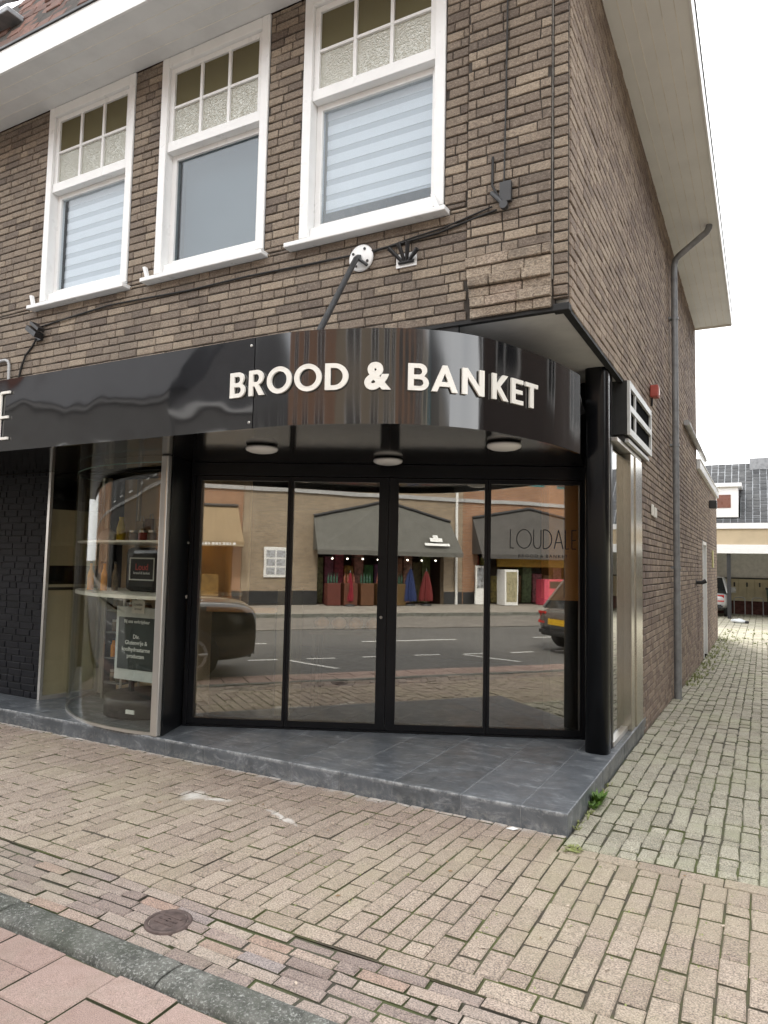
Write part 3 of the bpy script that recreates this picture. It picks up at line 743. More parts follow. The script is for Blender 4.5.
cs.prism(poly,2.480,2.50)
cs.build('canopy_soffit', M['soffit_black'], shop)
cs = MB(); cs.prism(poly,2.96,2.985); cs.build('canopy_deck', M['zinc'], shop)
cs = MB(); cs.box(-9.0,-.75,.015,.045,2.99,3.242); cs.build('wall_foot', M['black_trim'], shop)

# ---- lettering
def curve_mesh(splines, extrude=.006):
    cu = bpy.data.curves.new('outline','CURVE'); cu.dimensions = '2D'; cu.fill_mode = 'BOTH'; cu.extrude = extrude
    for pts in splines:
        sp_ = cu.splines.new('POLY'); sp_.points.add(len(pts)-1); sp_.use_cyclic_u = True
        for p, q in zip(sp_.points, pts): p.co = (q[0],q[1],0,1)
    return to_mesh(cu)
def to_mesh(cu):
    o = bpy.data.objects.new('outline', cu); COL.objects.link(o)
    dg = bpy.context.evaluated_depsgraph_get(); ev = o.evaluated_get(dg); me = ev.to_mesh()
    V = [v.co.copy() for v in me.vertices]; F = [tuple(p.vertices) for p in me.polygons]
    ev.to_mesh_clear(); bpy.data.objects.remove(o); bpy.data.curves.remove(cu)
    return V, F
def text_mesh(txt, size=1, extrude=.002, bold=0, spacing=1):
    cu = bpy.data.curves.new('text','FONT'); cu.body = txt; cu.size = size; cu.extrude = extrude; cu.offset = bold; cu.align_x = 'CENTER'; cu.space_character = spacing
    return to_mesh(cu)
def arc(cx,cy,rx,ry,a0,a1,n=14):
    return [(cx+rx*math.cos(math.radians(a0+(a1-a0)*k/n)), cy+ry*math.sin(math.radians(a0+(a1-a0)*k/n))) for k in range(n+1)]
T_ = .2   # stroke
def g_B():
    o = [(0,0)]+[(.42,0)]+arc(.42,.28,.30,.28,-90,62,12)+arc(.40,.755,.255,.245,-40,90,12)+[(0,1)]
    return [o, [(T_,.16)]+arc(.40,.29,.13,.13,-90,90,8)+[(T_,.42)], [(T_,.58)]+arc(.37,.71,.11,.125,-90,90,8)+[(T_,.835)]], .72
def g_R():
    o = [(0,0),(T_,0),(T_,.37),(.28,.37),(.50,0),(.74,0),(.47,.42)]+arc(.38,.70,.31,.30,-55,90,12)+[(0,1)]
    return [o, [(T_,.53)]+arc(.37,.685,.12,.155,-90,90,8)+[(T_,.84)]], .74
def g_O(): return [arc(.53,.5,.53,.53,0,352,44), arc(.53,.5,.335,.345,0,352,40)], 1.06
def g_D():
    return [[(0,0),(.33,0)]+arc(.33,.5,.53,.5,-90,90,24)+[(0,1)], [(T_,.17)]+arc(.32,.5,.335,.33,-90,90,20)+[(T_,.83)]], .86
def g_A(): return [[(0,0),(.21,0),(.29,.20),(.67,.20),(.75,0),(.97,0),(.57,1),(.40,1)], [(.36,.37),(.605,.37),(.483,.70)]], .97
def g_N(): return [[(0,0),(T_,0),(T_,.66),(.68,0),(.88,0),(.88,1),(.68,1),(.68,.34),(T_,1),(0,1)]], .88
def g_K(): return [[(0,0),(T_,0),(T_,.42),(.53,0),(.80,0),(.38,.53),(.77,1),(.52,1),(T_,.60),(T_,1),(0,1)]], .80
def g_E(): return [[(0,0),(.60,0),(.60,.17),(T_,.17),(T_,.42),(.56,.42),(.56,.58),(T_,.58),(T_,.83),(.60,.83),(.60,1),(0,1)]], .60
def g_T(): return [[(.24,0),(.44,0),(.44,.83),(.68,.83),(.68,1),(0,1),(0,.83),(.24,.83)]], .68
GL = {'B':g_B,'R':g_R,'O':g_O,'D':g_D,'A':g_A,'N':g_N,'K':g_K,'E':g_E,'T':g_T}
LET = [('B', -0.1965, -0.0736), ('R', -0.0425, 0.0778), ('O', 0.0999, 0.2807), ('O', 0.2996, 0.4764), ('D', 0.4977, 0.6426), ('&', 0.7408, 0.9005), ('B', 1.0003, 1.1264), ('A', 1.142, 1.3098), ('N', 1.3384, 1.4964), ('K', 1.5594, 1.7043), ('E', 1.7338, 1.8517), ('T', 1.8762, 2.0097)]
SZ0, SH = 2.640, .164
for ch_, a, b in LET:
    if ch_ == '&':
        V, F = text_mesh('&', 1, .5, .045)
    else:
        spl, w_ = GL[ch_](); V, F = curve_mesh(spl, .5)
    x0, x1 = min(v.x for v in V), max(v.x for v in V); y0, y1 = min(v.y for v in V), max(v.y for v in V)
    lm = MB(); vs = []
    hgt = SH*(1.04 if ch_ in 'O&' else 1); zb = SZ0-(hgt-SH)/2
    for v in V:
        s = a+(v.x-x0)/(x1-x0)*(b-a)
        p = on_sign(s, .006 if v.z < 0 else .020)
        vs.append((p.x,p.y,zb+(v.y-y0)/(y1-y0)*hgt))
    lm.add(vs, F); lm.build('letter', M['letter'], sign)
def strokes(mb, segs, w, to3d, d0, d1):
    """thin lettering: each stroke a flat bar; slightly different depth so faces never coincide"""
    for k, (p, q) in enumerate(segs):
        p = Vector(p); q = Vector(q); d = (q-p).normalized(); n_ = Vector((-d.y,d.x))*w/2
        dd = d1+.0006*(k%5)
        c = [p-n_, q-n_, q+n_, p+n_]
        mb.add([to3d(v.x,v.y,d0) for v in c]+[to3d(v.x,v.y,dd) for v in c], [(3,2,1,0),(4,5,6,7),(0,1,5,4),(1,2,6,5),(2,3,7,6),(3,0,4,7)])
def deco(word):
    """tall thin art-deco capitals: returns list of (segments, width) at height 1"""
    out = []
    for ch_ in word:
        if ch_ == 'L': out.append(([((0,1),(0,0)),((0,0),(.26,0))],.30))
        elif ch_ == 'O':
            a_ = arc(.5,.5,.5,.5,0,360,28); out.append((list(zip(a_[:-1],a_[1:])),1.02))
        elif ch_ == 'U':
            a_ = arc(.25,.26,.25,.26,180,360,12); out.append(([((0,1),(0,.26))]+list(zip(a_[:-1],a_[1:]))+[((.5,.26),(.5,1))],.52))
        elif ch_ == 'D':
            a_ = arc(.12,.5,.45,.5,-90,90,18); out.append(([((0,0),(0,1)),((0,0),(.12,0)),((0,1),(.12,1))]+list(zip(a_[:-1],a_[1:])),.6))
        elif ch_ == 'A': out.append(([((0,0),(.3,1)),((.3,1),(.6,0)),((.1,.33),(.5,.33))],.62))
        elif ch_ == 'E': out.append(([((0,0),(0,1)),((0,0),(.3,0)),((0,.46),(.28,.46)),((0,1),(.3,1))],.34))
    return out
def deco_word(word, x0, x1, gap=.10):
    L = deco(word); tot = sum(w for s,w in L)+gap*(len(L)-1); k = (x1-x0)/tot; res = []; x = x0
    for seg, w in L:
        res.append([((x+p[0]*k,p[1]),(x+q[0]*k,q[1])) for p,q in seg]); x += (w+gap)*k
    return res
# big thin lettering at the left of the band, its last letter in view
for seg in deco_word('LOUDALE', -5.90, -4.245):
    lm = MB(); strokes(lm, [((p[0],2.535+p[1]*.375),(q[0],2.535+q[1]*.375)) for p,q in seg], .021, lambda x,z,d: (x,SY-d,z), .006, .018)
    lm.build('letter', M['letter'], sign)
# window lettering on the right-hand pane
wl = thing('window_lettering', 'thin black art deco word stuck on the right pane of the glass front', 'lettering', tuple(P0+D*1.35+Vector((0,0,1.75))))
lm = MB()
for seg in deco_word('LOUDALE', 1.075, 1.655, .14):
    strokes(lm, [((p[0],1.755+p[1]*.165),(q[0],1.755+q[1]*.165)) for p,q in seg], .0085, lambda u,z,d: tuple(P0+D*u-NN*d+Vector((0,0,z))), .0045, .006)
lm.build('word', M['vinyl_black'], wl)
for txt, uo in (('BROOD',1.23),('&',1.35),('BANKET',1.48)):
    V, F = text_mesh(txt, .040, .0006, 0, 1.4)
    lm = MB(); lm.add([tuple(P0+D*(uo+v.x)-NN*(.0055+v.z)+Vector((0,0,1.675+v.y))) for v in V], F); lm.build('small_print', M['vinyl_black'], wl)

# ---- three opal lamps under the canopy
lampdesc = [((-2.34,-.056,2.479),.0,'leftmost slim white lamp under the black canopy, above the first glass panel'),((-1.72,.853,2.479),.0,'middle slim white lamp under the canopy, over the meeting of the two doors'),((-.575,.477,2.479),.0,'rightmost slim white lamp under the canopy, above the panel with black lettering')]
for p, dz, lb in lampdesc:
    t = thing('ceiling_lamp', lb, 'lamp', p, 'opal lamps under the shop canopy')
    q_ = (p[0],p[1],p[2]-dz)
    if dz: m_ = MB(); m_.lathe([(.05,-.001),(.045,-dz)], p, 'z', 20); m_.build('lamp_stem', M['black_plastic'], t)
    m_ = MB(); m_.lathe([(.08,-.001),(.118,-.006),(.122,-.014)], q_, 'z', 32); m_.build('lamp_base', M['silver'], t)
    m_ = MB(); m_.lathe([(.122,-.0145),(.125,-.022),(.118,-.036),(.09,-.048),(.05,-.055),(.01,-.056)], q_, 'z', 32); m_.build('lamp_shade', M['lamp_glass'], t)

# ---- curved display window on the left
dw = MB(); VP = catmull([(-3.1,.10),(-3.44,.035),(-3.66,-.015),(-4.03,-.012),(-4.36,.045),(-4.78,.225),(-5.08,.45),(-5.26,.70),(-5.34,1.05)], 6)
dw.sheet([p for p in VP], .150, 2.42, -.008)
disp = dw.build('display_window', M['curved_glass'], shop)
d2 = MB(); d2.sheet(VP, 2.428, 2.478, -.008); d2.build('upper_pane', M['curved_glass'], disp)
d3 = MB(); d3.sheet([p+Vector((0,.001)) for p in VP], 2.421, 2.427, -.011); d3.build('glass_joint', M['glass_edge'], disp)
d4 = MB(); d4.sheet(VP, .1256, .150, -.02); d4.build('glass_channel', M['silver'], disp)
ip = MB(); ip.bbox(-5.345,-5.30,1.03,1.075,.126,2.478,.006); ip.bbox(-5.06,-5.02,1.2,1.24,.126,2.478,.006); ip.build('window_post', M['silver'], shop)
# angled flat light between the black brick and the curved glass
af = MB()
A1 = Vector((-5.485,.44,0)); A2 = Vector((-5.36,1.05,0)); dd_ = (A2-A1).normalized(); nn_ = Vector((-dd_.y,dd_.x,0))
af.obox(A1-dd_*.0+Vector((0,0,.1257)),dd_,nn_,(0,0,1),.03,.05,2.352)
af.obox(A2-dd_*.03+Vector((0,0,.1257)),dd_,nn_,(0,0,1),.03,.05,2.352)
af.obox(A1+dd_*.031+Vector((0,0,.1257)),dd_,nn_,(0,0,1),(A2-A1).length-.062,.045,.04)
flat = af.build('angled_window', M['silver'], shop)
ag = MB(); ag.obox(A1+dd_*.03+nn_*.02+Vector((0,0,.166)),dd_,nn_,(0,0,1),(A2-A1).length-.06,.006,2.31); ag.build('pane', M['curved_glass'], flat)
# display back panel and its floor
bp = MB(); bp.box(-5.30,-3.50,1.25,1.28,.119,2.478); bp.build('display_back', M['display_back'], shop)
bp = MB(); bp.obox(A1+nn_*.13+dd_*.02+Vector((0,0,.119)),dd_,nn_,(0,0,1),.62,.02,1.12); bp.obox(A1+nn_*.13+dd_*.02+Vector((0,0,1.27)),dd_,nn_,(0,0,1),.62,.02,.03); bp.obox(A1+nn_*.15+dd_*.02+Vector((0,0,1.5)),dd_,nn_,(0,0,1),.62,.02,.6); bp.build('cream_cupboard', M['cream_panel'], shop)
for z_, lab in ((1.245,'mid'),(1.735,'top')):
    sh = MB()
    pth = [p for p in VP if p.x < -3.5]
    poly = [(p.x+.02,p.y+.03) for p in pth if p.y < .72]+[(-5.0,1.2),(-3.52,1.2),(-3.52,.06)]
    sh.prism(poly,z_-.0,z_+.03 if lab == 'mid' else z_+.018); sh.build('display_shelf', M['shelf_white'], shop)
bb = MB(); bricks(bb, lambda u,v: (u,.455,v), (0,-1,0), -9.0, -5.492, .126, 2.478, short=.3, edge=.001, jit=.0015, ch=.004, dep=.03)
bb.build('wall', [M['black_brick'], M['black_mortar']], shop, fix=False)

# ---- things in the display window
pli = thing('display_plinth', 'low round black plinth on the floor of the curved display window', 'plinth', (-4.2,.62,.13))
m_ = MB(); m_.lathe([(.36,.0),(.40,.01),(.40,.165),(.385,.18),(.01,.182)],(-4.18,.66,.128),'z',40); m_.build('drum', M['black_plastic'], pli)
m_ = MB(); m_.obox((-4.02,.245,.20),(1,0.05,0),(0,1,0),(0,0,1),.10,.01,.035); m_.build('price_tag', M['paper'], pli)
po = thing('poster_board', 'black announcement board in a pale grey frame leaning behind the curved glass', 'poster', (-3.98,.3,.48))
m_ = MB(); m_.bbox(-4.255,-3.705,.30,.325,.485,1.15,.004); m_.build('board_frame', M['poster_grey'], po)
m_ = MB(); m_.box(-4.215,-3.745,.294,.2995,.585,1.055); m_.build('board_face', M['chalk_black'], po)
for txt, z_, sz in (('Bij ons verkrijgbaar',1.005,.042),('Div.',.865,.052),('Glutenvrije &',.810,.052),('koolhydraatarme',.750,.052),('producten',.690,.052)):
    V, F = text_mesh(txt, sz, .0006, .0008); lm = MB(); lm.add([(-3.98+v.x,.2925-v.z,z_+v.y) for v in V], F); lm.build('board_text', M['text_white'], po)
cd = MB(); cd.bbox(-4.045,-3.885,.286,.290,1.095,1.215,.001)
card = cd.build('price_card', M['paper']); tag(card, 'small white card clipped to the top of the black announcement board', 'card')
lm = MB()
for txt, z_ in (('Loudale',1.165),('brood',1.125)):
    V, F = text_mesh(txt, .035, .0005); lm = MB(); lm.add([(-3.965+v.x,.2845-v.z,z_+v.y) for v in V], F); lm.build('card_text', M['grey_steel'], card)
sb = thing('display_case', 'rounded black case with a white square outline standing on the middle glass shelf', 'case', (-4.19,.5,1.275))
m_ = MB(); m_.bbox(-4.41,-3.97,.50,.72,1.277,1.70,.05); m_.build('case_body', M['black_plastic'], sb)
m_ = MB()
for (xa,xb,za_,zb_) in ((-4.335,-4.005,1.590,1.602),(-4.335,-4.005,1.385,1.397),(-4.335,-4.323,1.397,1.590),(-4.017,-4.005,1.397,1.590)): m_.box(xa,xb,.495,.4995,za_,zb_)
m_.build('square_outline', M['text_white'], sb)
m_ = MB(); V, F = text_mesh('Loud', .085, .0006, .001); m_.add([(-4.17+v.x,.4965-v.z,1.485+v.y) for v in V], F); m_.build('case_text', M['text_red'], sb)
m_ = MB(); V, F = text_mesh('brood & banket', .034, .0006, .0004); m_.add([(-4.17+v.x,.4965-v.z,1.445+v.y) for v in V], F); m_.build('case_text', M['text_white'], sb)
rk = thing('display_rack', 'narrow standing rack of small jars behind the curved glass', 'rack', (-4.95,.95,.126))
m_ = MB()
for xx in (-5.07,-4.79):
    for yy in (.86,1.10): m_.box(xx-.008,xx+.008,yy-.008,yy+.008,.126,1.23)
m_.build('rack_post', M['silver'], rk)
for z_ in (.30,.555,.82,1.05,1.2):
    m_ = MB(); m_.box(-5.06,-4.80,.87,1.09,z_-.014,z_); m_.build('rack_shelf', M['grey_steel'], rk)
def bottle(name, lab, grp, x, y, z, prof, mats, cap=None, cat='bottle'):
    t = thing(name, lab, cat, (x,y,z), grp)
    m2 = MB(); m2.lathe(prof,(x,y,z+.001),'z',14); m2.build('bottle_body' if cat == 'bottle' else 'jar_body', mats, t)
    h = prof[-1][1]; m2 = MB(); m2.lathe([(prof[-1][0]+.003,h+.0015),(prof[-1][0]+.003,h+.022)],(x,y,z),'z',12); m2.build('cap', cap or M['black_plastic'], t)
for k in range(3):
    bottle('juice_bottle', 'small bottle of orange juice with black cap standing on the rack', 'orange juice bottles on the rack', -5.0+k*.072, .93, .555, [(.026,0),(.029,.01),(.029,.115),(.014,.15),(.013,.17)], M['orange'])
for zz_, nm_ in ((.30,'bottom'),(.82,'middle'),(1.05,'upper')):
    for k in range(3):
        bottle('jar', 'small brown jar on the %s shelf of the rack' % nm_, 'brown jars on the rack', -5.0+k*.075, .94, zz_, [(.03,0),(.033,.01),(.033,.09),(.028,.10)], M['jar'], M['silver'], 'jar')
ybot = [(.03,0),(.042,.015),(.045,.12),(.028,.19),(.022,.22)]
bottle('yellow_bottle', 'bright yellow bottle on the upper glass shelf', None, -4.50, .52, 1.754, ybot, M['yellow'], M['yellow'])
bw = thing('bowl', 'pale upturned bowl on the upper glass shelf beside the yellow bottle', 'bowl', (-4.66,.5,1.754)); m_ = MB(); m_.lathe([(.095,0),(.093,.04),(.07,.09),(.03,.125),(.005,.13)],(-4.66,.5,1.7545),'z',20); m_.build('bowl_shell', M['porcelain'], bw)
for k, xx in enumerate((-4.25,-4.12,-4.0,-3.86)):
    bottle('spice_jar', 'squat reddish jar in the row on the upper glass shelf', 'reddish jars on the upper shelf', xx, .45, 1.754, [(.04,0),(.045,.01),(.045,.07),(.035,.085)], M['red_plastic'] if k%2 else M['jar'], M['silver'], 'jar')
for k, (xx,rr) in enumerate(((-4.30,.06),(-4.16,.055),(-3.78,.075))):
    bottle('cookie_jar', ('small','middle-sized','largest')[k]+' pink jar standing behind the black announcement board', None, xx, .55+.02*k, 1.02-.0, [(rr*.9,0),(rr,.015),(rr,.10),(rr*.8,.13)], paint('pink_jar_%d'%k,(.5,.3+.03*k,.26),.4), M['silver'], 'jar')
lg = thing('low_stand', 'slim dark stand carrying the pink jars behind the announcement board', 'stand', (-4.0,.6,.31)); m_ = MB(); m_.box(-4.4,-3.68,.46,.74,.995,1.019); m_.build('stand_top', M['dark_int'], lg); m_ = MB(); m_.box(-4.36,-4.33,.58,.62,.311,.994); m_.build('stand_leg', M['dark_int'], lg); m_ = MB(); m_.box(-3.75,-3.72,.58,.62,.311,.994); m_.build('stand_leg', M['dark_int'], lg)

rr_ = random.Random(5)
gcol = [(.55,.42,.28),(.28,.16,.09),(.60,.52,.40),(.40,.12,.08),(.16,.17,.12),(.62,.46,.16)]
for k in range(7):
    xx = -4.75+.13*k+rr_.uniform(-.01,.01); hh = rr_.uniform(.14,.26)
    t = thing('gift_bag', 'paper gift bag in the back row on the upper glass shelf', 'gift bag', (xx,.95,1.754), 'gift bags on the upper shelf')
    m_ = MB(); m_.bbox(xx,xx+.105,.92,1.0,1.7545,1.754+hh,.006); m_.build('bag', paint('bag_paper_%d'%k,gcol[k%6],.8,.2,20), t)
    m_ = MB(); m_.tube([(xx+.03,.96,1.754+hh),(xx+.035,.96,1.754+hh+.05),(xx+.07,.96,1.754+hh+.05),(xx+.075,.96,1.754+hh)],.004,6); m_.build('handle', M['paper'], t)
for k in range(4):
    xx = -4.78+.095*k
    bottle('syrup_bottle','slender brown bottle left of the black case on the middle glass shelf','slender bottles on the middle shelf',xx,.42+.05*(k%2),1.276,[(.028,0),(.031,.01),(.031,.15),(.013,.21),(.012,.26)],M['jar'] if k%2 else M['orange'])
for k in range(3):
    xx = -4.72+.17*k
    t = thing('biscuit_tin', 'round patterned tin in the back row on the middle glass shelf', 'tin', (xx,1.0,1.276), 'tins on the middle shelf')
    m_ = MB(); m_.lathe([(.075,.001),(.078,.01),(.078,.16)],(xx,1.0,1.276),'z',20); m_.build('tin_body', paint('tin_%d'%k,gcol[(k*2+1)%6],.35,.4,12), t); m_ = MB(); m_.lathe([(.081,.161),(.081,.185),(.07,.19)],(xx,1.0,1.276),'z',20); m_.build('lid', M['silver'], t)
# ---- things inside the shop
ct = thing('shop_counter', 'pale cream counter standing inside behind the first glass panel', 'counter', tuple(P0+D*(-1.4)+NN*.6+Vector((0,0,.12))))
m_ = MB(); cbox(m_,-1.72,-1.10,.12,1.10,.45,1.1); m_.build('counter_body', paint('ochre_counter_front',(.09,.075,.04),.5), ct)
m_ = MB(); cbox(m_,-1.095,-.95,.12,1.32,.50,1.1); m_.build('counter_end', paint('straw_counter_end',(.26,.22,.13),.5), ct)
m_ = MB(); cbox(m_,-1.76,-1.097,1.101,1.15,.40,1.14); m_.build('counter_top', M['oak'], ct)
wd = thing('oak_cabinet', 'orange oak cabinet standing inside close behind the right glass panel', 'cabinet', tuple(P0+D*1.6+NN*.2+Vector((0,0,.12))))
m_ = MB(); cbox(m_,1.43,1.70,1.30,2.36,.10,.5); m_.build('cabinet_upper', M['oak'], wd); m_ = MB(); cbox(m_,1.45,1.69,.12,1.298,.12,.5); m_.build('cabinet_lower', M['dark_int'], wd)
m_ = MB(); cbox(m_,1.562,1.567,1.32,2.34,.094,.0995); m_.build('cabinet_groove', M['dark_int'], wd)
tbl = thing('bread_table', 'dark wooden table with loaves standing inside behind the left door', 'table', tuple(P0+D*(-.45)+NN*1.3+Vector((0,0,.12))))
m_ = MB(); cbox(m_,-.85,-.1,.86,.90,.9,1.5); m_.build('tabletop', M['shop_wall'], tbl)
for u_ in (-.82,-.17):
    for w_ in (.94,1.42): m_ = MB(); cbox(m_,u_,u_+.04,.12,.859,w_,w_+.04); m_.build('leg', M['dark_int'], tbl)
for k in range(4):
    c_ = P0+D*(-.75+.18*k)+NN*1.15+Vector((0,0,.955)); t = thing('loaf', 'brown loaf in the row on the dark wooden table inside', 'bread', tuple(c_-Vector((0,0,.05))), 'loaves on the table')
    bm = bmesh.new(); bmesh.ops.create_uvsphere(bm, u_segments=14, v_segments=8, radius=1)
    for v in bm.verts: v.co = c_+D*v.co.x*.075+NN*v.co.y*.15+Vector((0,0,max(-.8,v.co.z)*.066))
    m_ = MB(); m_.addbm(bm,0,True); m_.build('crust', M['oak'], t)

# ------------------------------------------------------------------ fixtures on the shop's walls
fp_ = thing('stay_rod', 'black stay rod running from a white wall disc down to the sign', 'stay rod', (-1.515,0,3.83))
m_ = MB(); m_.lathe([(.098,-.004),(.102,-.016),(.09,-.024),(.01,-.026)],(-1.515,0,3.832),'y',28); m_.build('wall_disc', M['white_paint'], fp_)
m_ = MB()
for a_ in (60,150,240,330):
    m_ = MB(); m_.lathe([(.010,-.0245),(.010,-.032)],(-1.515+.07*math.cos(math.radians(a_)),0,3.832+.07*math.sin(math.radians(a_))),'y',8); m_.build('bolt', M['black_plastic'], fp_)
m_ = MB(); m_.tube([(-1.530,-.03,3.835),(-1.525,-.075,3.80),(-1.34,-.80,3.01)],.021,12); m_.tube([(-1.52,-.026,3.845),(-1.50,-.05,3.80),(-1.45,-.035,3.76)],.012,8)
m_.build('rod', M['dark_steel'], fp_)
pb_ = thing('pronged_bracket', 'black bracket of splayed prongs on a small white wall patch', 'bracket', (-1.14,0,3.74))
m_ = MB(); m_.box(-1.225,-1.065,-.012,-.002,3.70,3.80); m_.build('wall_patch', M['white_paint'], pb_)
m_ = MB()
for dx, dz in ((-.10,.10),(-.035,.125),(.03,.125),(.095,.055)): m_.tube([(-1.145+dx*.25,-.02,3.735),(-1.145+dx*1.15,-.06,3.735+dz)],[.012,.017],8)
m_.tube([(-1.20,-.02,3.73),(-1.08,-.02,3.73)],.012,8); m_.build('prong', M['black_plastic'], pb_)
sbk = thing('spotlight_bracket', 'small black spotlight bracket below the left window with its cable dropping down', 'spotlight', (-5.2,0,3.78))
m_ = MB(); m_.obox((-5.25,-.11,3.80),Vector((.75,0,-.5)).normalized(),(0,1,0),Vector((.5,0,.75)).normalized(),.17,.08,.05)
m_.obox((-5.20,-.10,3.85),Vector((.75,0,-.5)).normalized(),(0,1,0),Vector((.5,0,.75)).normalized(),.15,.07,.03); m_.build('lamp_head', M['black_plastic'], sbk)
m_ = MB(); m_.box(-5.20,-5.12,-.03,-.002,3.70,3.77); m_.build('wall_plate', M['black_plastic'], sbk)
m_ = MB(); m_.tube([(-5.18,-.03,3.72),(-5.26,-.012,3.66),(-5.36,-.012,3.58),(-5.42,-.012,3.46),(-5.45,-.012,3.34)],.010,6); m_.build('lead', M['cable'], sbk)
cn = thing('conduit', 'pale bent conduit pipe above the left end of the sign', 'conduit', (-5.6,0,3.5))
m_ = MB(); m_.tube([(-8.0,-.025,3.59),(-5.66,-.025,3.565),(-5.615,-.025,3.55),(-5.595,-.025,3.51),(-5.585,-.025,3.33)],.014,8); m_.build('pipe', M['conduit'], cn)
cb = thing('wall_cable', 'thin black cable sagging along the brickwork under the three window sills', 'cable', (-3,0,3.9))
m_ = MB(); m_.tube([(-5.15,-.012,3.84),(-4.6,-.012,3.88),(-4.2,-.012,3.905),(-3.75,-.012,3.895),(-3.21,-.012,3.878),(-2.6,-.012,3.888),(-1.95,-.012,3.875),(-1.45,-.012,3.868),(-1.2,-.018,3.876),(-.9,-.012,3.895),(-.7,-.012,3.93),(-.47,-.03,3.955)],.0075,6); m_.build('wire', M['cable'], cb)
m_ = MB(); m_.tube([(-1.42,-.012,3.86),(-1.1,-.014,3.90),(-.85,-.012,3.925),(-.50,-.03,3.985)],.006,6); m_.build('wire', M['cable'], cb)
c2 = thing('wall_cable', 'thin black cable hanging straight down the corner pier to the steel bracket', 'cable', (-.41,0,5))
m_ = MB(); m_.tube([(-.40,-.026,6.08),(-.405,-.028,5.4),(-.412,-.026,4.7),(-.42,-.028,4.12)],.006,6)
m_.tube([(-.50,-.026,4.33),(-.502,-.026,4.13),(-.45,-.04,4.03)],.009,6); m_.build('wire', M['cable'], c2)
cbk = thing('steel_bracket', 'dark steel anchor bracket on the corner pier above the corbelled bricks', 'bracket', (-.4,0,4.0))
m_ = MB(); m_.bbox(-.445,-.365,-.05,-.018,3.99,4.13,.004); m_.build('anchor_plate', M['dark_steel'], cbk)
m_ = MB(); m_.tube([(-.50,-.045,4.07),(-.44,-.06,4.00),(-.41,-.055,3.955)],.016,8); m_.lathe([(.028,-.085),(.030,-.07),(.026,-.045)],(-.405,0,3.955),'y',12); m_.build('hook', M['dark_steel'], cbk)
dpz = thing('downpipe', 'grey zinc downpipe with an angled top on the side wall', 'downpipe', (.07,5.5,-.06))
m_ = MB(); m_.tube([(.505,5.45,6.086),(.50,5.45,6.05),(.47,5.455,6.0),(.13,5.49,5.76),(.09,5.5,5.72),(.07,5.5,5.64),(.07,5.5,3.0),(.07,5.5,1.2)],.041,14); m_.tube([(.07,5.5,1.2),(.07,5.5,-.10)],.047,14)
m_.build('pipe', M['zinc'], dpz)
for z_ in (4.9,3.2,1.6):
    m_ = MB(); m_.tube([(.07,5.5,z_),(.07,5.5,z_+.035)],.050,14); m_.box(.0,.03,5.44,5.56,z_+.005,z_+.03); m_.build('pipe_clip', M['zinc'], dpz)
vb = thing('ventilation_box', 'dark sheet metal ventilation box with white framed openings over the side window', 'vent box', (-.04,2.6,2.71))
m_ = MB(); m_.bbox(-.14,.028,2.0,3.36,2.765,3.243,.004); m_.bbox(-.13,.0,2.02,3.34,2.70,2.764,.004); m_.build('casing', M['box_grey'], vb)
m_ = MB(); fy0, fy1, fz0, fz1 = 1.995, 3.365, 2.76, 3.24
for (a_,b_,c_,d_) in ((fy0,fy1,fz0,fz0+.06),(fy0,fy1,fz1-.06,fz1),(fy0,fy1,2.975,3.03),(fy0,fy0+.05,fz0+.06,2.975),(fy0,fy0+.05,3.03,fz1-.06),(fy1-.05,fy1,fz0+.06,2.975),(fy1-.05,fy1,3.03,fz1-.06)): m_.box(.0285,.052,a_,b_,c_,d_)
m_.box(.0285,.048,2.33,2.36,fz0+.061,2.974); m_.box(.0285,.048,2.33,2.36,3.031,fz1-.061)
m_.build('front_frame', M['box_white'], vb)
m_ = MB(); m_.box(.0282,.030,2.046,3.314,2.821,2.974); m_.box(.0282,.030,2.046,3.314,3.031,3.179); m_.build('opening_shade', M['hole_shade'], vb)  # black sheets on the casing stand for the dark inside
m_ = MB(); m_.box(.0,.030,2.05,3.33,2.705,2.735); m_.build('drip_rail', M['box_white'], vb)
ab = thing('alarm_box', 'faded red alarm box on the side wall beside the ventilation box', 'alarm', (.05,3.65,3.47))
m_ = MB(); m_.bbox(.004,.09,3.60,3.73,3.45,3.58,.012); m_.build('housing', M['red_plastic'], ab); m_ = MB(); m_.box(.0905,.094,3.625,3.705,3.47,3.55); m_.build('cover', paint('pale_red_cover',(.6,.35,.3),.4), ab); m_ = MB(); m_.tube([(.02,3.66,3.45),(.015,3.66,3.36)],.012,6); m_.build('gland', M['cable'], ab)
hn = thing('number_plate', 'two small cream enamel plates on the side wall right of the metal cladding', 'wall plate', (.0,3.8,2.2))
m_ = MB(); m_.bbox(.004,.018,3.63,3.77,2.17,2.29,.003); m_.bbox(.004,.022,3.79,3.99,2.16,2.27,.003); m_.build('enamel', M['shelf_white'], hn)
wl_ = thing('wall_spout', 'short black spout sticking out of the low side wall', 'spout', (.05,9.3,1.38))
m_ = MB(); m_.tube([(.0,9.3,1.37),(.10,9.3,1.37),(.16,9.32,1.40)],[.03,.035,.04],10); m_.build('spout_body', M['black_plastic'], wl_); m_ = MB(); m_.lathe([(.06,.002),(.06,.014)],(0,9.3,1.37),'x',14); m_.build('spout_flange', M['black_plastic'], wl_)

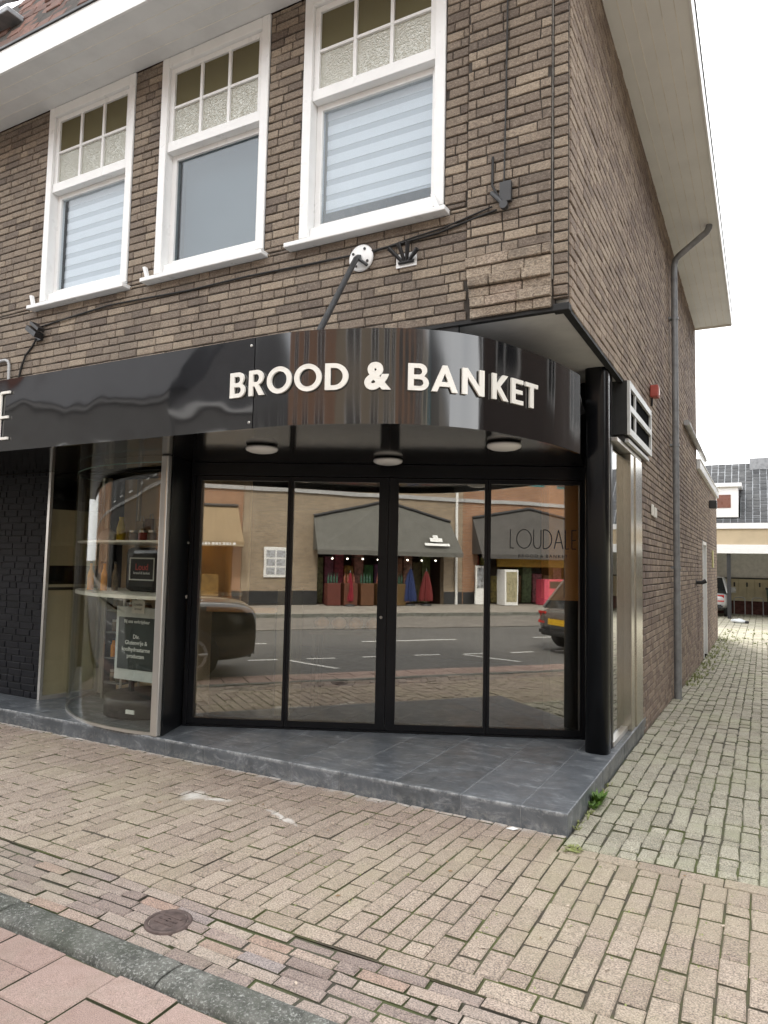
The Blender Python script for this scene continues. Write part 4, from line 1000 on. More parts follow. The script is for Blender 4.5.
# ------------------------------------------------------------------ low brick annex behind the shop
an = thing('brick_annex', 'low brown brick annex with white coping running on behind the shop', 'annex', (-1.5,12.8,-.145))
m_ = MB()
bricks(m_, lambda u,v: (0,u,v), (1,0,0), 9.79, 15.9, -.26, 3.46, [(10.95,11.95,-.3,2.18)], bl=.21, short=.3, edge=.002, jit=.003, ch=.005, dep=.05)
m_.quad((0,15.9,-.3),(-5,15.9,-.3),(-5,15.9,3.46),(0,15.9,3.46),1); m_.quad((-.005,9.8,3.44),(-5,9.8,3.44),(-5,15.9,3.44),(-.005,15.9,3.44),1); m_.quad((-5,9.8,-.3),(-5,15.9,-.3),(-5,15.9,3.46),(-5,9.8,3.46),1)
m_.quad((-.011,10.95,-.3),(-.2,10.95,-.3),(-.2,10.95,2.18),(-.011,10.95,2.18),1); m_.quad((-.011,11.95,-.3),(-.2,11.95,-.3),(-.2,11.95,2.18),(-.011,11.95,2.18),1)
m_.build('wall', [M['brick_side'], M['mortar']], an, fix=False)
m_ = MB(); m_.bbox(-.15,.06,9.79,15.95,3.462,3.62,.008); m_.bbox(-.15,.075,9.79,15.97,3.621,3.645,.005); m_.build('coping', M['white_paint'], an)
m_ = MB(); m_.tube([(.05,7.3,3.86),(.05,11.1,3.80)],.045,10); m_.build('gutter_pipe', M['conduit'], an)
m_ = MB(); m_.bbox(-.12,.012,10.96,11.03,-.145,2.17,.004); m_.bbox(-.12,.012,11.87,11.94,-.145,2.17,.004); m_.bbox(-.12,.012,11.031,11.869,2.10,2.17,.004); dr = m_.build('door', M['white_paint'], an)
m_ = MB(); m_.box(-.10,-.06,11.031,11.869,-.14,2.099); m_.build('door_leaf', M['grey_steel'], dr)
m_ = MB(); m_.tube([(-.06,11.12,.95),(-.02,11.12,.95),(-.02,11.22,.95)],.01,6); m_.build('handle', M['silver'], dr)
fl = thing('floodlight', 'small dark floodlight high on the end of the low brick annex', 'floodlight', (.05,13.1,3.05))
m_ = MB(); m_.bbox(.004,.16,13.0,13.22,2.98,3.16,.015); m_.build('lamp_head', M['dark_steel'], fl); m_ = MB(); m_.box(.161,.165,13.03,13.19,3.0,3.14); m_.build('lens', M['head_lens'], fl)
yb = thing('meter_plate', 'small yellowish plate on the annex wall right of its door', 'wall plate', (0,13.9,1.8)); m_ = MB(); m_.bbox(.003,.03,13.8,14.05,1.65,2.05,.004); m_.build('plate', paint('yellowed_plate',(.55,.52,.25),.5), yb)

# ------------------------------------------------------------------ small things on the ground
dc = thing('drain_cover', 'small round rusty iron cover set in the clinkers near the kerb', 'drain cover', (-1.287,-1.928,.0))
m_ = MB(); m_.lathe([(.082,.006),(.078,.010),(.01,.011)],(-1.287,-1.928,-.004),'z',28)
for k in range(3): m_.bbox(-1.34,-1.235,-1.96+.03*k-.006,-1.96+.03*k+.006,.0,.0105,.002)
m_.build('lid', M['iron'], dc)
m_ = MB(); m_.lathe([(.104,-.02),(.104,.004),(.100,.008),(.087,.008),(.084,-.02)],(-1.287,-1.928,-.002),'z',28); m_.build('ring', M['iron'], dc)
m_ = MB(); m_.lathe([(.012,.0),(.012,.0085)],(-1.287,-1.928,.0),'z',10); m_.build('keyhole', M['hole_shade'], dc)
ps = MB(); ps.add([(-.355,-.085,.004),(-.30,-.11,.010),(-.275,-.075,.012),(-.32,-.05,.005),(-.31,-.08,.020)],[(0,1,4),(1,2,4),(2,3,4),(3,0,4),(0,3,2,1)])
tag(ps.build('paper_scrap', M['paper']), 'crumpled white paper scrap on the pavement beside the stone step', 'litter')
def blade_tuft(mb, x, y, z, n, h, spread, w, rnd, mi=0):
    for _ in range(n):
        a_ = rnd.uniform(0,2*PI); l = h*rnd.uniform(.5,1.1); r_ = spread*rnd.uniform(.2,1); ww = w*rnd.uniform(.6,1.2)
        d = Vector((math.cos(a_),math.sin(a_),0)); s_ = Vector((-d.y,d.x,0))*ww
        b_ = Vector((x,y,z))+d*r_*.25; m1 = b_+d*r_*.5+Vector((0,0,l*.6)); t1 = b_+d*r_*1.1+Vector((0,0,l*.85))
        mb.add([b_-s_*.3,b_+s_*.3,m1+s_,m1-s_,t1],[(0,1,2,3),(3,2,4)],mi)
rnd = random.Random(3)
wd_ = MB(); blade_tuft(wd_,.045,.66,0,46,.10,.10,.012,rnd); blade_tuft(wd_,.035,.55,0,20,.06,.07,.01,rnd); blade_tuft(wd_,.04,.78,0,18,.07,.07,.01,rnd)
tag(wd_.build('weed_plant', M['leaf'], fix=False), 'bright green leafy weed growing against the side of the stone step', 'weed')
ws = MB()
for k in range(170):
    y = rnd.uniform(6.8,16.0); blade_tuft(ws, .03+abs(rnd.gauss(0,.10+.012*(y-6))), y, alley_z(y), rnd.randint(5,12), .06*rnd.uniform(.4,1.6), .05, .004, rnd)
for k in range(60): blade_tuft(ws, rnd.uniform(.02,1.2), rnd.uniform(14.5,19), -.145, rnd.randint(3,7), .05, .06, .009, rnd)
for k in range(26): blade_tuft(ws, rnd.uniform(.01,.05), rnd.uniform(.05,1.2), 0, rnd.randint(2,5), .03, .03, .005, rnd)
for k in range(150):
    x = .053+.106*rnd.randint(-12,10); x += rnd.uniform(-.008,.008); y = rnd.uniform(-1.6,-.28); x += shear(x)*(-y-0) if False else 0
    blade_tuft(ws, x, y, -.006, 3, .010, .018, .004, rnd)
for k in range(30): blade_tuft(ws, .07+rnd.uniform(-.03,.05), rnd.uniform(-.24,-.14), .0, 4, .012, .03, .005, rnd)
tag(ws.build('grass_tufts', M['grass'], fix=False), 'grass and moss growing along the foot of the alley wall', 'weeds', kind='stuff')
lt = MB()
for k in range(70):
    x = rnd.uniform(-4.5,1.3); y = rnd.uniform(-2.4,-.05); s_ = rnd.uniform(.006,.016); a_ = rnd.uniform(0,6.28); z = .004 if y > -2.28 else -.03
    d = Vector((math.cos(a_),math.sin(a_),0)); e = Vector((-d.y,d.x,0)); c_ = Vector((x,y,z))
    lt.add([c_-d*s_,c_+e*s_*.5+Vector((0,0,.003)),c_+d*s_+Vector((0,0,.002)),c_-e*s_*.5],[(0,1,2,3)],k%2)
tag(lt.build('leaf_litter', [paint('dry_petal',(.55,.45,.36),.8), paint('dry_leaf',(.25,.16,.08),.8)], fix=False), 'tiny dry petals and leaf bits scattered on the paving', 'litter', kind='stuff')
bn = thing('bundle', 'pale grey cloth bundle lying on the far paving near the parked silver car', 'bundle', (.33,22.0,-.145))
bm = bmesh.new(); bmesh.ops.create_icosphere(bm, subdivisions=3, radius=1)
for v in bm.verts:
    n_ = math.sin(v.co.x*5+1)*math.cos(v.co.y*4)*.12; v.co = Vector((.33+v.co.x*.24*(1+n_), 22.0+v.co.y*.18, -.145+max(0,(v.co.z+.6)*.085*(1+n_)-.02*v.co.x)))
m_ = MB(); m_.addbm(bm, 0, True); m_.build('cloth', paint('pale_cloth',(.55,.57,.58),.8), bn)
bm = bmesh.new(); bmesh.ops.create_icosphere(bm, subdivisions=2, radius=1)
for v in bm.verts: v.co = Vector((.56+v.co.x*.07, 21.9+v.co.y*.1, -.10+v.co.z*.05))
m_ = MB(); m_.addbm(bm, 0, True); m_.build('dark_end', M['black_plastic'], bn)

# ------------------------------------------------------------------ house at the end of the alley
hs = thing('courtyard_house', 'low grey tiled house with white dormer and open carport at the alley end', 'house', (1,24,-.145))
m_ = MB(); m_.box(-12,12,24.0,24.3,2.52,3.085); m_.build('cladding_band', paint('beige_boarding',(.52,.42,.28),.7,.08,2), hs)
m_ = MB(); m_.bbox(-12,12,23.93,24.05,3.09,3.30,.01); m_.bbox(-12,12,23.90,24.3,2.20,2.515,.01); m_.build('white_beam', M['white_paint'], hs)
m_ = MB(); nr = Vector((0,-1,1)).normalized(); r2 = math.sqrt(.5)
bricks(m_, lambda u,v: (u,23.92+v*r2,3.31+v*r2), nr, -5, 6, 0, 3.5, [(-3.0,.36,.28,1.6)], bl=.24, bh=.20, j=.020, jv=.012, dep=.03, jit=.006, ch=.012, edge=.004, short=0, stagger=.0, backoff=.012)
m_.box(-12,12,26.4,30,2.5,5.75,1)
m_.build('roof', [island_mat('grey_roof_tile',[(0,(.035,.037,.04)),(.5,(.05,.053,.056)),(1,(.07,.073,.076))],.3,40,rough=.7), M['zinc']], hs, fix=False)
m_ = MB(); m_.box(-3.0,.30,24.05,25.6,3.52,4.62); m_.bbox(-3.1,.42,23.95,25.75,4.622,4.76,.01); dm = m_.build('dormer', M['white_paint'], hs)
m_ = MB(); m_.box(-.40,.06,24.035,24.0495,3.86,4.34); m_.build('dormer_pane', paint('reddish_blind',(.22,.10,.07),.3), dm)
m_ = MB(); m_.box(-.10,.03,24.0,24.12,-.145,2.2); m_.box(5.0,5.13,24.0,24.12,-.145,2.2); m_.build('carport_post', M['dark_steel'], hs)
m_ = MB(); m_.box(-12,12,27.5,27.6,1.27,2.6); m_.build('carport_wall', paint('grey_back_wall',(.75,.75,.72),.8), hs)
m_ = MB(); m_.box(-12,12,27.5,27.6,-.2,.38); m_.build('brick_plinth', paint('red_brick_plinth',(.13,.055,.045),.9,.3,8), hs)
m_ = MB(); m_.box(-12,12,24.1,27.6,2.6,2.66); m_.build('carport_ceiling', M['white_paint'], hs)
m_ = MB(); m_.box(-12,12,30,30.1,-.2,5.7); m_.build('wall', M['brick_plinth'] if 'brick_plinth' in M else M['room'], hs)
m_ = MB(); m_.box(.66,2.2,26.1,26.6,5.3,5.93); m_.build('chimney', M['zinc'], hs)
fe = thing('wooden_fence', 'yellowish board fence on the plinth at the back of the carport', 'fence', (1,27.4,.38))
m_ = MB()
x = -.4
while x < 5:
    m_.bbox(x,x+.28,27.36,27.40,.385,1.25,.006); x += .29
m_.build('fence_board', paint('yellowish_boards',(.62,.55,.38),.8,.12,2), fe)
m_ = MB(); m_.box(-.4,5,27.34,27.42,1.255,1.31)
for xx in (.0,.45,.9,1.35): m_.box(xx,xx+.06,27.33,27.358,.95,1.12)
m_.build('fence_rail', M['dark_steel'], fe)
for k, xx in enumerate((.03,.66)):
    bh = thing('bike_hoop', ('left','right')[k]+' pale steel hoop standing in front of the carport fence', 'bike hoop', (xx,26.8,-.145), 'hoops by the carport')
    m_ = MB(); m_.tube([(xx,26.8,-.16),(xx,26.8,.46),(xx+.03,26.8,.52),(xx+.10,26.8,.54),(xx+.30,26.8,.54),(xx+.35,26.8,.52),(xx+.38,26.8,.46),(xx+.38,26.8,-.16)],.018,8); m_.build('hoop_tube', M['conduit'], bh)
wb = thing('wheelie_bin', 'dark green wheeled bin beside the carport fence', 'bin', (1.45,26.6,-.145))
m_ = MB()
m_.add([(1.22,26.4,-.10),(1.62,26.4,-.10),(1.62,26.85,-.10),(1.22,26.85,-.10),(1.15,26.33,.88),(1.69,26.33,.88),(1.69,26.92,.88),(1.15,26.92,.88)],[(0,3,2,1),(4,5,6,7),(0,1,5,4),(1,2,6,5),(2,3,7,6),(3,0,4,7)]); m_.build('bin_body', paint('dark_green_plastic',(.02,.05,.035),.5), wb)
m_ = MB(); m_.bbox(1.12,1.72,26.30,26.95,.885,.95,.02); m_.build('lid', M['black_plastic'], wb)
m_ = MB(); m_.lathe([(.09,-.03),(.09,.03)],(1.25,26.88,-.055),'x',16); m_.lathe([(.09,-.03),(.09,.03)],(1.59,26.88,-.055),'x',16); m_.build('bin_wheel', M['rubber'], wb)

# ------------------------------------------------------------------ cars
def car(name, label, loc, rotz, L, W, H, mp, suv=False, plate=None, rear_first=False):
    """car with its nose at +x before rotation"""
    t = thing(name, label, 'car', loc)
    t.rotation_euler = (0,0,0)
    Rz = Matrix.Translation(Vector(loc)) @ Matrix.Rotation(rotz,4,'Z')
    hL, hw = L/2, W/2
    belt = H*.60; hood = H*.61 if suv else H*.54; cl = .22 if suv else .17
    if suv: st = [(-hL,.55,.86*belt,.86),(-hL+.12,.36,belt*.98,.95),(-hL*.55,cl,belt,1),(0,cl,belt,1),(hL*.38,cl,belt*.99,1),(hL*.66,cl,hood+.02,1),(hL-.16,.24,hood*.99,.99),(hL-.01,.30,hood*.90,.95),(hL,.34,hood*.84,.93)]
    else: st = [(-hL,.42,.80*belt,.84),(-hL+.12,.30,belt*1.0,.94),(-hL*.55,cl,belt*1.03,1),(0,cl,belt,1),(hL*.36,cl,belt*.98,1),(hL*.60,cl,hood,.98),(hL-.28,.22,hood*.88,.92),(hL-.03,.34,hood*.70,.78)]
    bd = MB(); rings = []
    for (x,zb,zt_,k) in st:
        w = hw*k; m = (zb+zt_)/2
        half = [(0,zb),(w*.80,zb),(w*.97,zb+.09),(w,m),(w*.985,zt_-.10),(w*.90,zt_-.015),(w*.5,zt_+.02),(0,zt_+.03)]
        rings.append([(x,y,z) for y,z in half]+[(x,-y,z) for y,z in half[-2:0:-1]])
    n = len(rings[0]); base = len(bd.v)
    for r_ in rings: bd.v += [tuple(Rz@Vector(p)) for p in r_]
    for i in range(len(rings)-1):
        for k in range(n): bd.f.append((base+i*n+k,base+i*n+(k+1)%n,base+(i+1)*n+(k+1)%n,base+(i+1)*n+k)); bd.m.append(0); bd.smooth.append(True)
    bd.f.append(tuple(base+k for k in range(n))); bd.m.append(0); bd.smooth.append(True)
    bd.f.append(tuple(base+(len(rings)-1)*n+k for k in range(n))); bd.m.append(0); bd.smooth.append(True)
    body = bd.build('body', mp, t)
    sm = body.modifiers.new('smooth','SUBSURF'); sm.levels = 2; sm.render_levels = 2
    # greenhouse and roof
    xr, xf = (-hL+.18, hL*.40) if suv else (-hL+.22, hL*.42)
    z0, z1 = belt-.03, H-.05
    def gh(zz, x0, x1, w):
        return [(x0,-w,zz),(x0,w,zz),((x0+x1)/2,w*1.02,zz),(x1,w*.9,zz),(x1+.06,0,zz),(x1,-w*.9,zz),((x0+x1)/2,-w*1.02,zz),(x0-.05,0,zz)]
    lo = gh(z0,xr,xf,hw*.93); hi = gh(z1,xr+(.22 if suv else .38),xf-(.62 if suv else .70),hw*.74)
    lo = [lo[i] for i in (0,7,1,2,3,4,5,6)]; hi = [hi[i] for i in (0,7,1,2,3,4,5,6)]
    w_ = MB(); w_.add([tuple(Rz@Vector(p)) for p in lo+hi], [(i,(i+1)%8,8+(i+1)%8,8+i) for i in range(8)]+[tuple(range(8,16)),tuple(range(7,-1,-1))])
    w_.build('windows', M['car_glass'], t)
    r_ = MB(); top = [(p[0],p[1],H-.01) for p in [(q_[0]*.98,q_[1]*.86) for q_ in hi]]; hi2 = [(p[0],p[1]*1.01,z1+.001) for p in hi]
    r_.add([tuple(Rz@Vector(p)) for p in hi2+top],[(i,(i+1)%8,8+(i+1)%8,8+i) for i in range(8)]+[tuple(range(8,16)),tuple(range(7,-1,-1))])
    for (a_,b_) in ((0,0),(2,2),(4-1,4-1),(6,6)):
        p, q_ = Vector(lo[a_]), Vector(hi[b_]); r_.tube([Rz@(p*1.004),Rz@(q_*1.003)],.035,6)
    for sgn in (1,-1): r_.tube([Rz@Vector(((xr+xf)/2-.1,sgn*hw*.945,z0+.02)),Rz@Vector(((xr+xf)/2-.12,sgn*hw*.755,z1))],.03,6)
    r_.build('roof', mp, t)
    wr = .36 if suv else .30
    for sx in (-hL*.62,hL*.62):
        for sy in (-1,1):
            p = Rz@Vector((sx,sy*(hw-.10),wr))
            wm = MB(); bm = bmesh.new()
            prof = [(wr*.62,-.10),(wr*.97,-.10),(wr,-.08),(wr,.08),(wr*.97,.10),(wr*.62,.10)]
            tmp = MB(); tmp.lathe(prof,(0,0,0),'y',26)
            wm.add([tuple(p+(Rz.to_3x3()@Vector(v))) for v in tmp.v], tmp.f, 0, True); bm.free()
            wo = wm.build('wheel', M['rubber'], t)
            tmp = MB(); tmp.lathe([(wr*.62,sy*.085),(wr*.58,sy*.102),(wr*.2,sy*.095),(.03,sy*.112)],(0,0,0),'y',26)
            for k in range(5):
                a_ = 2*PI*k/5; tmp.tube([(math.cos(a_)*.05,sy*.108,math.sin(a_)*.05),(math.cos(a_)*wr*.58,sy*.112,math.sin(a_)*wr*.58)],.022,6)
            rm_ = MB(); rm_.add([tuple(p+(Rz.to_3x3()@Vector(v))) for v in tmp.v], tmp.f, 0, True); rm_.build('rim', M['alloy'], wo)
    def patch(nm, x0, x1, y0, y1, z0_, z1_, mat):
        q2 = MB(); bm = bmesh.new(); bmesh.ops.create_cube(bm, size=1)
        for v in bm.verts: v.co = Vector(((x0+x1)/2+v.co.x*(x1-x0),(y0+y1)/2+v.co.y*(y1-y0),(z0_+z1_)/2+v.co.z*(z1_-z0_)))
        bmesh.ops.bevel(bm, geom=list(bm.edges), offset=min(abs(x1-x0),abs(y1-y0),abs(z1_-z0_))*.3, segments=2, affect='EDGES')
        q2.addbm(bm,0,False,Rz); return q2.build(nm, mat, t)
    for sgn in (1,-1):
        patch('headlight', hL-.24, hL+(.012 if suv else -.06), sgn*hw*.52, sgn*hw*.84, hood*.66, hood*.84, M['head_lens'])
        patch('tail_light', -hL+.055, -hL+.20, sgn*hw*.60, sgn*hw*.76, belt*.68, belt*.86, M['tail_lens'])
        patch('mirror', xf-.55, xf-.38, sgn*(hw*.94), sgn*(hw+.12), belt+.0, belt+.13, mp)
        patch('handle', -.15, .05, sgn*hw*.985, sgn*(hw+.012), belt*.86, belt*.90, M['dark_steel'])
    patch('grille', hL-.10, hL+(.014 if suv else -.005), -hw*.45, hw*.45, hood*.45, hood*.64, M['black_plastic'])
    patch('bumper', hL-.12, hL+.02, -hw*.72, hw*.72, .28, .42, M['dark_steel']); patch('bumper', -hL-.03, -hL+.15, -hw*.75, hw*.75, .30, .46, M['dark_steel'])
    if plate:
        for sgn, xx in ((1,hL+.021),(-1,-hL-.031)):
            pz = .36 if sgn > 0 else .52
            pp = patch('licence_plate', xx-.006, xx+.006, -.26, .26, pz, pz+.115, M['plate_yellow'])
    return t
car('parked_car', 'dark olive off road car parked at the kerb, seen mirrored in the first glass panel', (-4.55,-3.6,-.04), 0, 4.6, 1.85, 1.75, M['car_dark'], True, True)
car('parked_car', 'small grey car with yellow plate at the kerb, mirrored in the right glass panel', (5.65,-4.3,-.04), 0, 3.7, 1.62, 1.40, M['car_grey'], False, True)
car('parked_car', 'silver car half hidden behind the brick annex under the carport', (-.92,26.6,-.145), PI/2, 3.8, 1.7, 1.50, M['car_silver'], False, True)

# ------------------------------------------------------------------ street opposite (mirrored in the glass and in the sign)
def shop_house(name, label, x0, x1, z1, brick, roofc, ropen, wins, wz, depth=9, pitch=1.0, gable=False, inside=None, frame=None):
    Y = -17.2
    t = thing(name, label, 'building', ((x0+x1)/2,Y-depth/2,.06))
    m2 = MB()
    hl = [(a,b,c,d) for a,b,c,d in ropen]+[(a,a+w,z,z+h) for (a,w,z,h) in wins]
    us = sorted(set([x0,x1]+[h[0] for h in hl]+[h[1] for h in hl])); vs = sorted(set([-.3,z1]+[h[2] for h in hl]+[h[3] for h in hl]))
    for i in range(len(us)-1):
        for k in range(len(vs)-1):
            cu, cv = (us[i]+us[i+1])/2, (vs[k]+vs[k+1])/2
            if any(h[0] < cu < h[1] and h[2] < cv < h[3] for h in hl): continue
            m2.box(us[i],us[i+1],Y-.3,Y,vs[k],vs[k+1])
    m2.quad((x0,Y-depth,-.3),(x1,Y-depth,-.3),(x1,Y-depth,z1),(x0,Y-depth,z1)); m2.quad((x0,Y-.3,-.3),(x0,Y-depth,-.3),(x0,Y-depth,z1),(x0,Y-.3,z1)); m2.quad((x1,Y-.3,-.3),(x1,Y-depth,-.3),(x1,Y-depth,z1),(x1,Y-.3,z1))
    m2.build('wall', brick, t)
    m2 = MB(); xs_ = sorted([(x0+.02,x0+.02)]+[(h[0],h[1]) for h in ropen]+[(x1-.02,x1-.02)])
    for i in range(len(xs_)-1):
        if xs_[i+1][0]-xs_[i][1] > .1: m2.box(xs_[i][1]+.004,xs_[i+1][0]-.004,Y+.001,Y+.03,.065,.55)
    m2.build('plinth', M['dark_steel'], t)
    m2 = MB(); m2.box(x0+.01,x1-.01,Y+.001,Y+.07,4.02,4.16); m2.box(x0+.01,x1-.01,Y+.001,Y+.16,z1-.22,z1-.02); m2.build('cornice', M['conduit'], t)
    m2 = MB(); rz = z1+pitch*depth/2
    if gable:
        m2.add([(x0,Y+.02,z1),(x1,Y+.02,z1),((x0+x1)/2,Y+.02,rz),(x0,Y-depth,z1),(x1,Y-depth,z1),((x0+x1)/2,Y-depth,rz)],[(0,1,2),(3,5,4),(0,2,5,3),(1,4,5,2),(0,3,4,1)])
    else:
        m2.add([(x0-.1,Y+.35,z1),(x1+.1,Y+.35,z1),(x1+.1,Y-depth,z1),(x0-.1,Y-depth,z1),(x0-.1,Y-depth/2,rz),(x1+.1,Y-depth/2,rz)],[(0,1,5,4),(2,3,4,5),(0,4,3),(1,2,5),(0,3,2,1)])
    m2.build('roof', roofc, t)
    for (a,w,z,h) in wins:
        m2 = MB(); f = .07
        m2.box(a,a+f,Y-.12,Y-.02,z,z+h); m2.box(a+w-f,a+w,Y-.12,Y-.02,z,z+h); m2.box(a+f,a+w-f,Y-.12,Y-.02,z,z+f); m2.box(a+f,a+w-f,Y-.12,Y-.02,z+h-f,z+h); m2.box(a+w/2-.03,a+w/2+.03,Y-.11,Y-.03,z+f,z+h-f)
        wo = m2.build('window', frame or M['white_paint'], t)
        m2 = MB(); m2.box(a+f,a+w-f,Y-.09,Y-.08,z+f,z+h-f); m2.build('pane', M['car_glass'], wo)
    for k,(a,b,c,d) in enumerate(ropen):
        m2 = MB(); ins = inside[k] if inside else M['dark_int']
        m2.quad((a,Y-1.6,c),(b,Y-1.6,c),(b,Y-1.6,d),(a,Y-1.6,d)); m2.quad((a,Y-.3,c),(a,Y-1.6,c),(a,Y-1.6,d),(a,Y-.3,d)); m2.quad((b,Y-.3,c),(b,Y-1.6,c),(b,Y-1.6,d),(b,Y-.3,d)); m2.quad((a,Y-.3,d),(b,Y-.3,d),(b,Y-1.6,d),(a,Y-1.6,d)); m2.quad((a,Y-.3,max(c,.062)),(b,Y-.3,max(c,.062)),(b,Y-1.6,max(c,.062)),(a,Y-1.6,max(c,.062)))
        m2.build('shop_opening', ins, t)
    return t
def brickwall(name, col, col2, mortar=(.32,.29,.25)):
    m, nt, out = new_mat(name)
    g_ = N(nt,'ShaderNodeNewGeometry'); sx = N(nt,'ShaderNodeSeparateXYZ'); nt.links.new(g_.outputs['Position'],sx.inputs[0])
    cx = N(nt,'ShaderNodeCombineXYZ'); ad = N(nt,'ShaderNodeMath',operation='ADD'); nt.links.new(sx.outputs[0],ad.inputs[0]); nt.links.new(sx.outputs[1],ad.inputs[1])
    nt.links.new(ad.outputs[0],cx.inputs[0]); nt.links.new(sx.outputs[2],cx.inputs[1])
    b = N(nt,'ShaderNodeTexBrick'); b.inputs['Scale'].default_value = 1; b.inputs['Brick Width'].default_value = .22; b.inputs['Row Height'].default_value = .0625; b.inputs['Mortar Size'].default_value = .007
    b.inputs['Color1'].default_value = (*col,1); b.inputs['Color2'].default_value = (*col2,1); b.inputs['Mortar'].default_value = (*mortar,1)
    nt.links.new(cx.outputs[0],b.inputs['Vector'])
    c = mix(nt, maprange(nt, noise(nt,1.3,5,.6),.35,.7,0,.45), b.outputs['Color'], mix(nt,1.0,b.outputs['Color'],(.5,.45,.4),'MULTIPLY'))
    princ(nt,out,c,.85,0,bump(nt,b.outputs['Fac'],.3,-.006)); return m
BW_tan = brickwall('tan_brick',(.40,.31,.21),(.30,.235,.165)); BW_or = brickwall('orange_brick',(.40,.20,.10),(.32,.155,.085)); BW_dk = brickwall('dark_brown_brick',(.16,.10,.07),(.11,.07,.05)); BW_ds = brickwall('slate_grey_brick',(.12,.118,.115),(.085,.083,.08),(.12,.12,.12)); BW_gr = brickwall('grey_brick',(.30,.27,.22),(.24,.215,.18))
RT_r = paint('orange_red_far_tile',(.22,.09,.06),.8,.3,8); RT_g = paint('slate_grey_far_tile',(.07,.07,.075),.7,.3,8)
ochre = paint('ochre_shop_interior',(.42,.22,.04),.7,.25,2); redsh = paint('dark_red_shop_interior',(.05,.018,.014),.7,.4,3); brownsh = paint('dark_shop_interior',(.05,.038,.028),.7,.4,2)
wh = paint('white_far_plaster',(.60,.58,.54),.85,.1,1.5); teal = paint('teal_frame_paint',(.02,.16,.17),.4); cream = paint('cream_far_plaster',(.48,.42,.32),.85,.1,1.5)
shop_house('opposite_house','orange brick house opposite with an amber shop under a beige awning', -9.5,.05,9.6,BW_or,RT_r,[(-7.5,-.25,.06,2.6)],[(-8.2,1.5,4.4,1.7),(-5.4,1.5,4.4,1.7),(-2.6,1.5,4.4,1.7),(-8.0,1.2,7.2,1.5),(-5.3,1.2,7.2,1.5),(-2.5,1.2,7.2,1.5)],0,inside=[ochre])
shop_house('opposite_house','long tan brick house opposite behind the widest gabled awning', .06,8.55,10.4,BW_tan,RT_g,[(2.75,7.75,.06,2.9)],[(.9,1.3,4.7,1.8),(3.4,1.3,4.7,1.8),(5.6,1.3,4.7,1.8),(7.2,1.0,4.7,1.8),(.9,1.2,7.7,1.6),(3.4,1.2,7.7,1.6),(5.6,1.2,7.7,1.6),(7.2,1.0,7.7,1.6)],0,inside=[redsh])
shop_house('opposite_house','tall orange brick house opposite with teal window frames', 8.56,14.4,11.2,BW_or,RT_g,[(9.2,14.1,.06,2.9)],[(9.4,1.1,4.8,1.9),(11.2,1.1,4.8,1.9),(12.9,1.1,4.8,1.9),(9.4,1.1,8.0,1.7),(11.2,1.1,8.0,1.7),(12.9,1.1,8.0,1.7)],0,inside=[brownsh],frame=teal)
shop_house('opposite_house','narrow dark brown brick house opposite, right of the teal windows', 14.41,17.2,12.0,BW_dk,RT_g,[(14.8,16.8,.06,2.7)],[(14.9,.8,4.4,2.0),(16.1,.8,4.4,2.0),(14.9,.8,8.2,1.8),(16.1,.8,8.2,1.8)],0)
shop_house('opposite_house','narrow cream plastered house opposite with teal frames', 17.21,19.6,11.0,cream,RT_r,[(17.5,19.3,.06,2.7)],[(17.6,1.5,4.4,2.2),(17.6,1.5,7.8,1.9)],0,frame=teal)
shop_house('opposite_house','slim teal painted house at the end of the first row opposite', 19.61,21.2,10.2,teal,RT_g,[(19.9,20.9,.06,2.5)],[(19.9,.9,4.4,2.2),(19.9,.9,7.6,1.7)],0)
shop_house('opposite_house','dark grey gabled house opposite at the left of the amber shop', -19,-9.6,7.4,BW_ds,RT_g,[(-17,-12,.06,2.7)],[(-17.5,1.4,4.4,1.8),(-14.8,1.4,4.4,1.8),(-12,1.4,4.4,1.8)],0,gable=True,pitch=.9)
shop_house('opposite_house','grey brick house opposite beyond the gap at the right', 27,38,11.5,BW_gr,RT_g,[(29,34,.06,2.7)],[(28,1.4,4.6,1.8),(31,1.4,4.6,1.8),(34.5,1.4,4.6,1.8)],0)
shop_house('opposite_house','grey brick house opposite far left beyond the gabled one', -33,-19.1,8.2,BW_ds,RT_g,[(-30,-22,.06,2.7)],[(-31,1.4,4.4,1.8),(-27,1.4,4.4,1.8),(-23,1.4,4.4,1.8)],0)
shop_house('opposite_house','orange brick house opposite at the far left end of the street', -60,-33.1,9.5,BW_or,RT_r,[(-55,-45,.06,2.7)],[(-58,1.4,4.4,1.8),(-52,1.4,4.4,1.8),(-46,1.4,4.4,1.8),(-40,1.4,4.4,1.8)],0)
